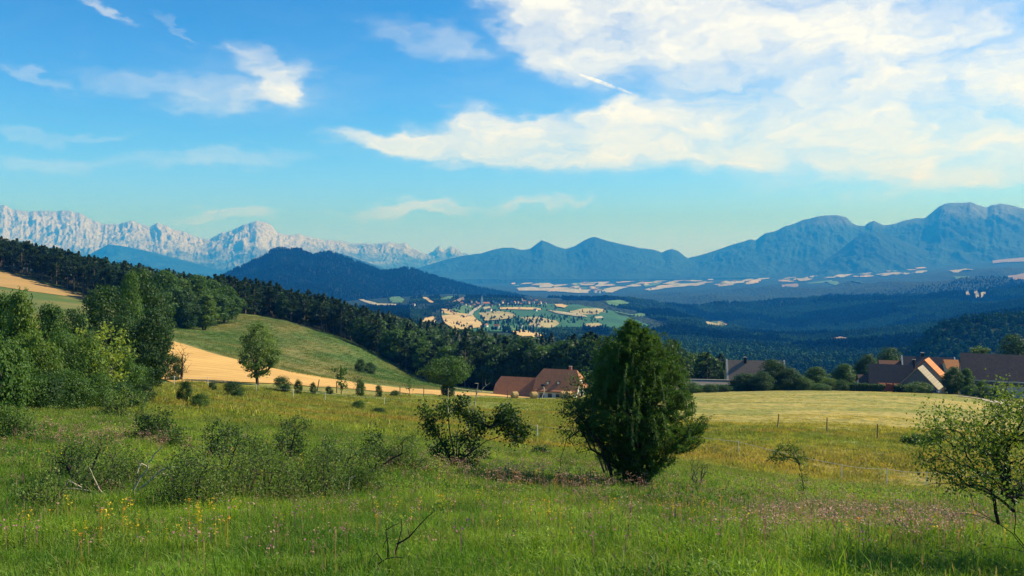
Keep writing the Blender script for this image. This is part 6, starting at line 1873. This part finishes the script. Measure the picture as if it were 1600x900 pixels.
# ================================================================== GRASS AND FLOWERS
def blades_proto(n, R_, h0, h1, w_, rg, lean=0.45, head=0.0, mi=0):
    V = []; Lo = []; Sz = []; T = []; k = 0
    for i in range(n):
        a = rg.uniform(0, 6.283); rr_ = R_ * math.sqrt(rg.uniform(0, 1)); b = np.array([math.cos(a) * rr_, math.sin(a) * rr_, -0.03])
        h = rg.uniform(h0, h1); la = rg.uniform(0, 6.283); l = h * lean * rg.uniform(0.1, 1.2)
        d = np.array([math.cos(la), math.sin(la), 0]); s_ = rg.uniform(0, 6.283); sd_ = np.array([math.cos(s_), math.sin(s_), 0]) * w_ * rg.uniform(0.6, 1.3) / 2
        m_ = b + np.array([0, 0, h * 0.58]) + d * l * 0.35; t_ = b + np.array([0, 0, h * (1.0 - 0.25 * l / h)]) + d * l
        V += [b - sd_, b + sd_, m_ + sd_ * 0.85, m_ - sd_ * 0.85, t_]; Lo += [k, k + 1, k + 2, k + 3, k + 3, k + 2, k + 4]; Sz += [4, 3]; tn = rg.uniform(0, 0.75); T += [tn] * 5; k += 5
        if rg.uniform() < head:
            hw = w_ * 1.6; hv = np.array([math.cos(s_), math.sin(s_), 0]) * hw / 2; t2 = t_ + np.array([0, 0, h * 0.28]) + d * l * 0.15
            c = (t_ + t2) / 2
            V += [t_ - hv * 0.2, c + hv, t2, c - hv]; Lo += [k, k + 1, k + 2, k + 3]; Sz += [4]; T += [1.0] * 4; k += 4
    return (np.array(V), np.array(Lo), np.array(Sz), np.array(T), mi)
m_grass, t = new_mat('grass_blades')
geo = t.n('ShaderNodeNewGeometry'); gr = t.n('ShaderNodeGroup'); gr.node_tree = MEADOW; t.l(geo.outputs['Position'], gr.inputs[0])
ta = t.n('ShaderNodeAttribute'); ta.attribute_name = 'tone'
c0 = t.mix(ta.outputs['Fac'], (0.75, 0.85, 0.75), (1.75, 1.6, 1.2))
c1 = t.mix(1.0, gr.outputs[0], c0, 'MULTIPLY')
c1 = t.mix(t.ss(ta.outputs['Fac'], 0.9, 1.0), c1, (0.24, 0.19, 0.09))
finish(m_grass, t, c1, 0.6, spec=0.2, transl=t.mix(1.0, c1, (1.5, 1.5, 0.6), 'MULTIPLY'))

m_hillgrass, t = new_mat('hill_grass'); geo = t.n('ShaderNodeNewGeometry'); P_ = geo.outputs['Position']
ta = t.n('ShaderNodeAttribute'); ta.attribute_name = 'tone'
h1 = t.noise(t.mapping(P_, (1, 0.5, 0)), 0.035, 5, 0.6); h2 = t.noise(t.mapping(P_, (1, 1, 0)), 0.25, 4, 0.7)
hc = t.mix(t.ss(h1, 0.40, 0.62), (0.105, 0.190, 0.036), (0.275, 0.260, 0.075)); hc = t.mix(t.m('MULTIPLY', t.ss(h2, 0.5, 0.7), 0.5), hc, (0.06, 0.105, 0.022))
hc = t.mix(1.0, hc, t.mix(ta.outputs['Fac'], (0.8, 0.85, 0.8), (1.4, 1.35, 1.2)), 'MULTIPLY')
finish(m_hillgrass, t, hc, 0.7, spec=0.1, transl=hc)
gg = np.random.default_rng(321)
def band(y0, y1, n, umax=0.74):
    Y = np.sqrt(gg.uniform(y0 ** 2, y1 ** 2, n)); u = gg.uniform(-umax, umax, n); X = u * Y
    return X, Y
def grass(name, protos, y0, y1, n, s0, s1, lab):
    X, Y = band(y0, y1, n)
    u = X / Y; px = 800 + F * u
    clump = fbm(X / (0.05 * y0 + 0.3), Y / (0.05 * y0 + 0.3), 3, 61)
    big = fbm(X / 4.0, Y / 4.0, 4, 62)
    sc = s0 + (s1 - s0) * gg.uniform(0, 1, n) ** 1.4
    sc = sc * np.clip(1 + 0.65 * clump + 0.6 * big, 0.35, 1.9)
    mow = (u > 0.11) & (Y > 91)
    sc = np.where(mow, sc * 0.35, sc)
    far_e = np.interp(px, [-400, 150, 265, 400, 520, 650, 760, 900, 2000], [60, 62, 100, 106, 108, 140, 190, 205, 210])
    keep = (Y < far_e) & ~((px < 235) & (Y > 58)) & (sc > 0.12)
    keep &= ~(mow & (gg.uniform(0, 1, n) < 0.3))
    X, Y, sc = X[keep], Y[keep], sc[keep]
    pts = np.stack([X, Y, ground(X, Y)], 1)
    return scatter_object(name, protos, [m_grass], pts, gg.integers(0, len(protos), len(X)).astype(float), sc, gg.uniform(0, 6.28, len(X)), label=lab)
weed_p = lambda R_, l_, n_, h_: (lambda C: leaf_arrays(C, gg.normal(size=(n_, 3)) * 0.5 + np.array([0, 0, 1.0]), l_, l_ * 0.5, gg, gg.uniform(0, 0.8, n_)) + (0,))(np.stack([gg.normal(size=n_) * R_, gg.normal(size=n_) * R_, gg.uniform(0.02, h_, n_)], 1))
near_p = [weed_p(0.09, 0.026, 50, 0.13)] + [blades_proto(26, 0.14, 0.07, 0.20, 0.007, gg, 0.95, 0.02) for _ in range(8)] + [blades_proto(16, 0.12, 0.12, 0.30, 0.006, gg, 0.6, 0.12), blades_proto(26, 0.15, 0.05, 0.13, 0.013, gg, 1.1)]
mid_p = [weed_p(0.22, 0.045, 60, 0.2)] + [blades_proto(24, 0.28, 0.09, 0.23, 0.016, gg, 0.9, 0.03) for _ in range(7)] + [blades_proto(16, 0.25, 0.14, 0.32, 0.013, gg, 0.5, 0.12)]
far_p = [blades_proto(20, 0.6, 0.12, 0.30, 0.04, gg, 0.8, 0.05) for _ in range(4)]
vfar_p = [blades_proto(20, 1.1, 0.14, 0.32, 0.08, gg, 0.8, 0.05) for _ in range(3)]
grass('grass', near_p, 4.0, 17, 60000, 0.55, 1.25, 'lush long grass in the nearest part of the meadow')
grass('grass', mid_p, 16, 44, 80000, 0.55, 1.25, 'rough meadow grass around the juniper and the scrub')
grass('grass', far_p, 43, 110, 62000, 0.5, 1.2, 'dry olive grass of the farther meadow')
hillside = True
X, Y = band(150, 318, 60000, 0.45); px_ = 800 + F * X / Y
ok_ = (px_ > 262) & (px_ < 745) & (Y > np.interp(px_, [150, 265, 400, 500, 560, 680, 760], [215, 202, 174, 184, 197, 224, 252]) + 1) & (Y < forest_edge(px_) + 3)
X, Y = X[ok_], Y[ok_]
scatter_object('grass', vfar_p, [m_hillgrass], np.stack([X, Y, ground(X, Y)], 1), gg.integers(0, 3, len(X)).astype(float), gg.uniform(0.4, 1.1, len(X)) * (1 + 0.5 * fbm(X / 8, Y / 8, 3, 66)), gg.uniform(0, 6.28, len(X)), label='rough grass on the green hillock beyond the stubble')
grass('grass', vfar_p, 108, 208, 34000, 0.5, 1.0, 'pale grass at the far end of the meadow')

def flower_proto(kind, rg):
    parts = []; 
    h = 0.24 if kind != 'pinklow' else 0.19
    n = {'pink': 14, 'yellow': 13, 'pinklow': 9, 'orange': 8, 'white': 20}[kind]
    if kind == 'yellow': C = np.stack([rg.normal(size=n) * 0.022, rg.normal(size=n) * 0.022, h + rg.uniform(-0.07, 0.03, n)], 1)
    elif kind == 'orange': C = np.stack([rg.normal(size=n) * 0.014, rg.normal(size=n) * 0.014, h + rg.uniform(-0.01, 0.01, n)], 1)
    else: C = np.stack([rg.normal(size=n) * 0.035, rg.normal(size=n) * 0.035, h + rg.uniform(-0.035, 0.03, n)], 1)
    a = leaf_arrays(C, rg.normal(size=(n, 3)) * 0.6 + np.array([0, 0, 1.0]), 0.018, 0.014, rg, rg.uniform(0, 1, n))
    st_ = np.array([[-0.002, 0, 0], [0.002, 0, 0], [0.002, 0, h], [-0.002, 0, h]]); 
    V = np.concatenate([a[0], st_]); Lo = np.concatenate([a[1], np.arange(4) + len(a[0])]); Sz = np.concatenate([a[2], [4]]); T = np.concatenate([a[3], [0] * 4])
    return V, Lo, Sz, T
def petal_mat(name, c1, c2):
    m, t = new_mat(name); ta = t.n('ShaderNodeAttribute'); ta.attribute_name = 'tone'
    c = t.mix(ta.outputs['Fac'], c1, c2); return finish(m, t, c, 0.6, transl=c)
m_pink = petal_mat('mauve_petals', (0.36, 0.17, 0.12), (0.60, 0.38, 0.28)); m_yell = petal_mat('yellow_petals', (0.72, 0.46, 0.02), (0.80, 0.60, 0.05)); m_oran = petal_mat('orange_petals', (0.75, 0.30, 0.03), (0.80, 0.42, 0.05))
m_magenta = petal_mat('magenta_petals', (0.42, 0.12, 0.22), (0.55, 0.22, 0.32))
def flowers(name, kinds, mats, patches, lab, bg_n, y0=5, y1=40, up=1.0, dens=0.5):
    X = []; Y = []
    for px, py, sx_, sy_, n in patches:
        n = int(n * dens); qx = gg.normal(px, sx_ * 1.5, n); qy = gg.normal(py, sy_ * 1.5, n)
        # rows of the photo to distances along this part of the slope
        yy = np.linspace(py - 3 * sy_, py + 3 * sy_, 9); d_ = np.array([hit_near(px, b).y for b in np.clip(yy, 640, 940)])
        Yq = np.interp(qy, yy, d_); X += list((qx - 800) / F * Yq); Y += list(Yq)
    bx, by = band(y0, y1, bg_n); X = np.array(X + list(bx)); Y = np.array(Y + list(by))
    k = Y > 4.5; X, Y = X[k], Y[k]
    pts = np.stack([X, Y, ground(X, Y) + 0.02], 1)
    protos = []
    for kd, mi in kinds: protos.append(flower_proto(kd, gg) + (mi,))
    return scatter_object(name, protos, mats, pts, gg.integers(0, len(kinds), len(X)).astype(float), gg.uniform(0.7, 1.25, len(X)) * np.clip(Y / 14, 1, 1.6) * up, gg.uniform(0, 6.28, len(X)), label=lab)
flowers('wildflowers', [('pink', 0), ('pink', 0), ('pinklow', 0)], [m_pink],
        [(820,750,50,10,330),(880,762,50,10,260),(960,812,22,6,60),(1000,770,50,8,110),(900,800,60,14,110),(1240,805,45,14,330),(1330,830,80,14,300),(1420,845,70,10,280),(1480,850,50,10,160),(1150,805,60,10,120),(1270,820,40,16,160),(740,742,50,10,220),(690,750,40,8,120),
         (1380,812,60,6,160),(1180,830,60,14,100),(100,690,60,8,220),(160,700,50,8,160),(660,800,90,16,90),(420,870,100,18,50),(90,700,60,10,120),(480,800,60,10,60)], 'pale mauve wildflowers scattered in drifts through the grass', 650, 6, 32)
flowers('wildflowers', [('yellow', 0), ('orange', 1), ('yellow', 0)], [m_yell, m_oran],
        [(835,820,26,8,22),(865,815,20,8,14),(1060,815,28,5,26),(1160,825,18,5,8),(320,787,10,4,22),(350,795,8,3,6),(170,848,30,6,16),(190,862,26,3,10),(290,862,30,6,8),(245,842,30,6,16),(320,840,24,8,16),(560,820,40,10,12),(690,805,30,8,16),(320,825,12,5,8),(10,850,12,10,6),
         (700,770,14,3,6),(1500,870,20,6,8),(1330,880,12,4,5),(770,795,16,5,10),(1390,835,18,5,5),(1080,820,10,5,6),(60,830,30,12,8)], 'yellow and orange wildflowers dotted through the near grass', 110, 5.5, 22, dens=0.4)
flowers('wildflowers', [('pinklow', 0)], [m_magenta], [(45,860,14,8,4),(145,868,8,5,3),(500,852,20,14,4),(430,830,20,8,3),(950,860,40,10,4)], 'magenta clover heads in the nearest grass', 60, 5.5, 14)
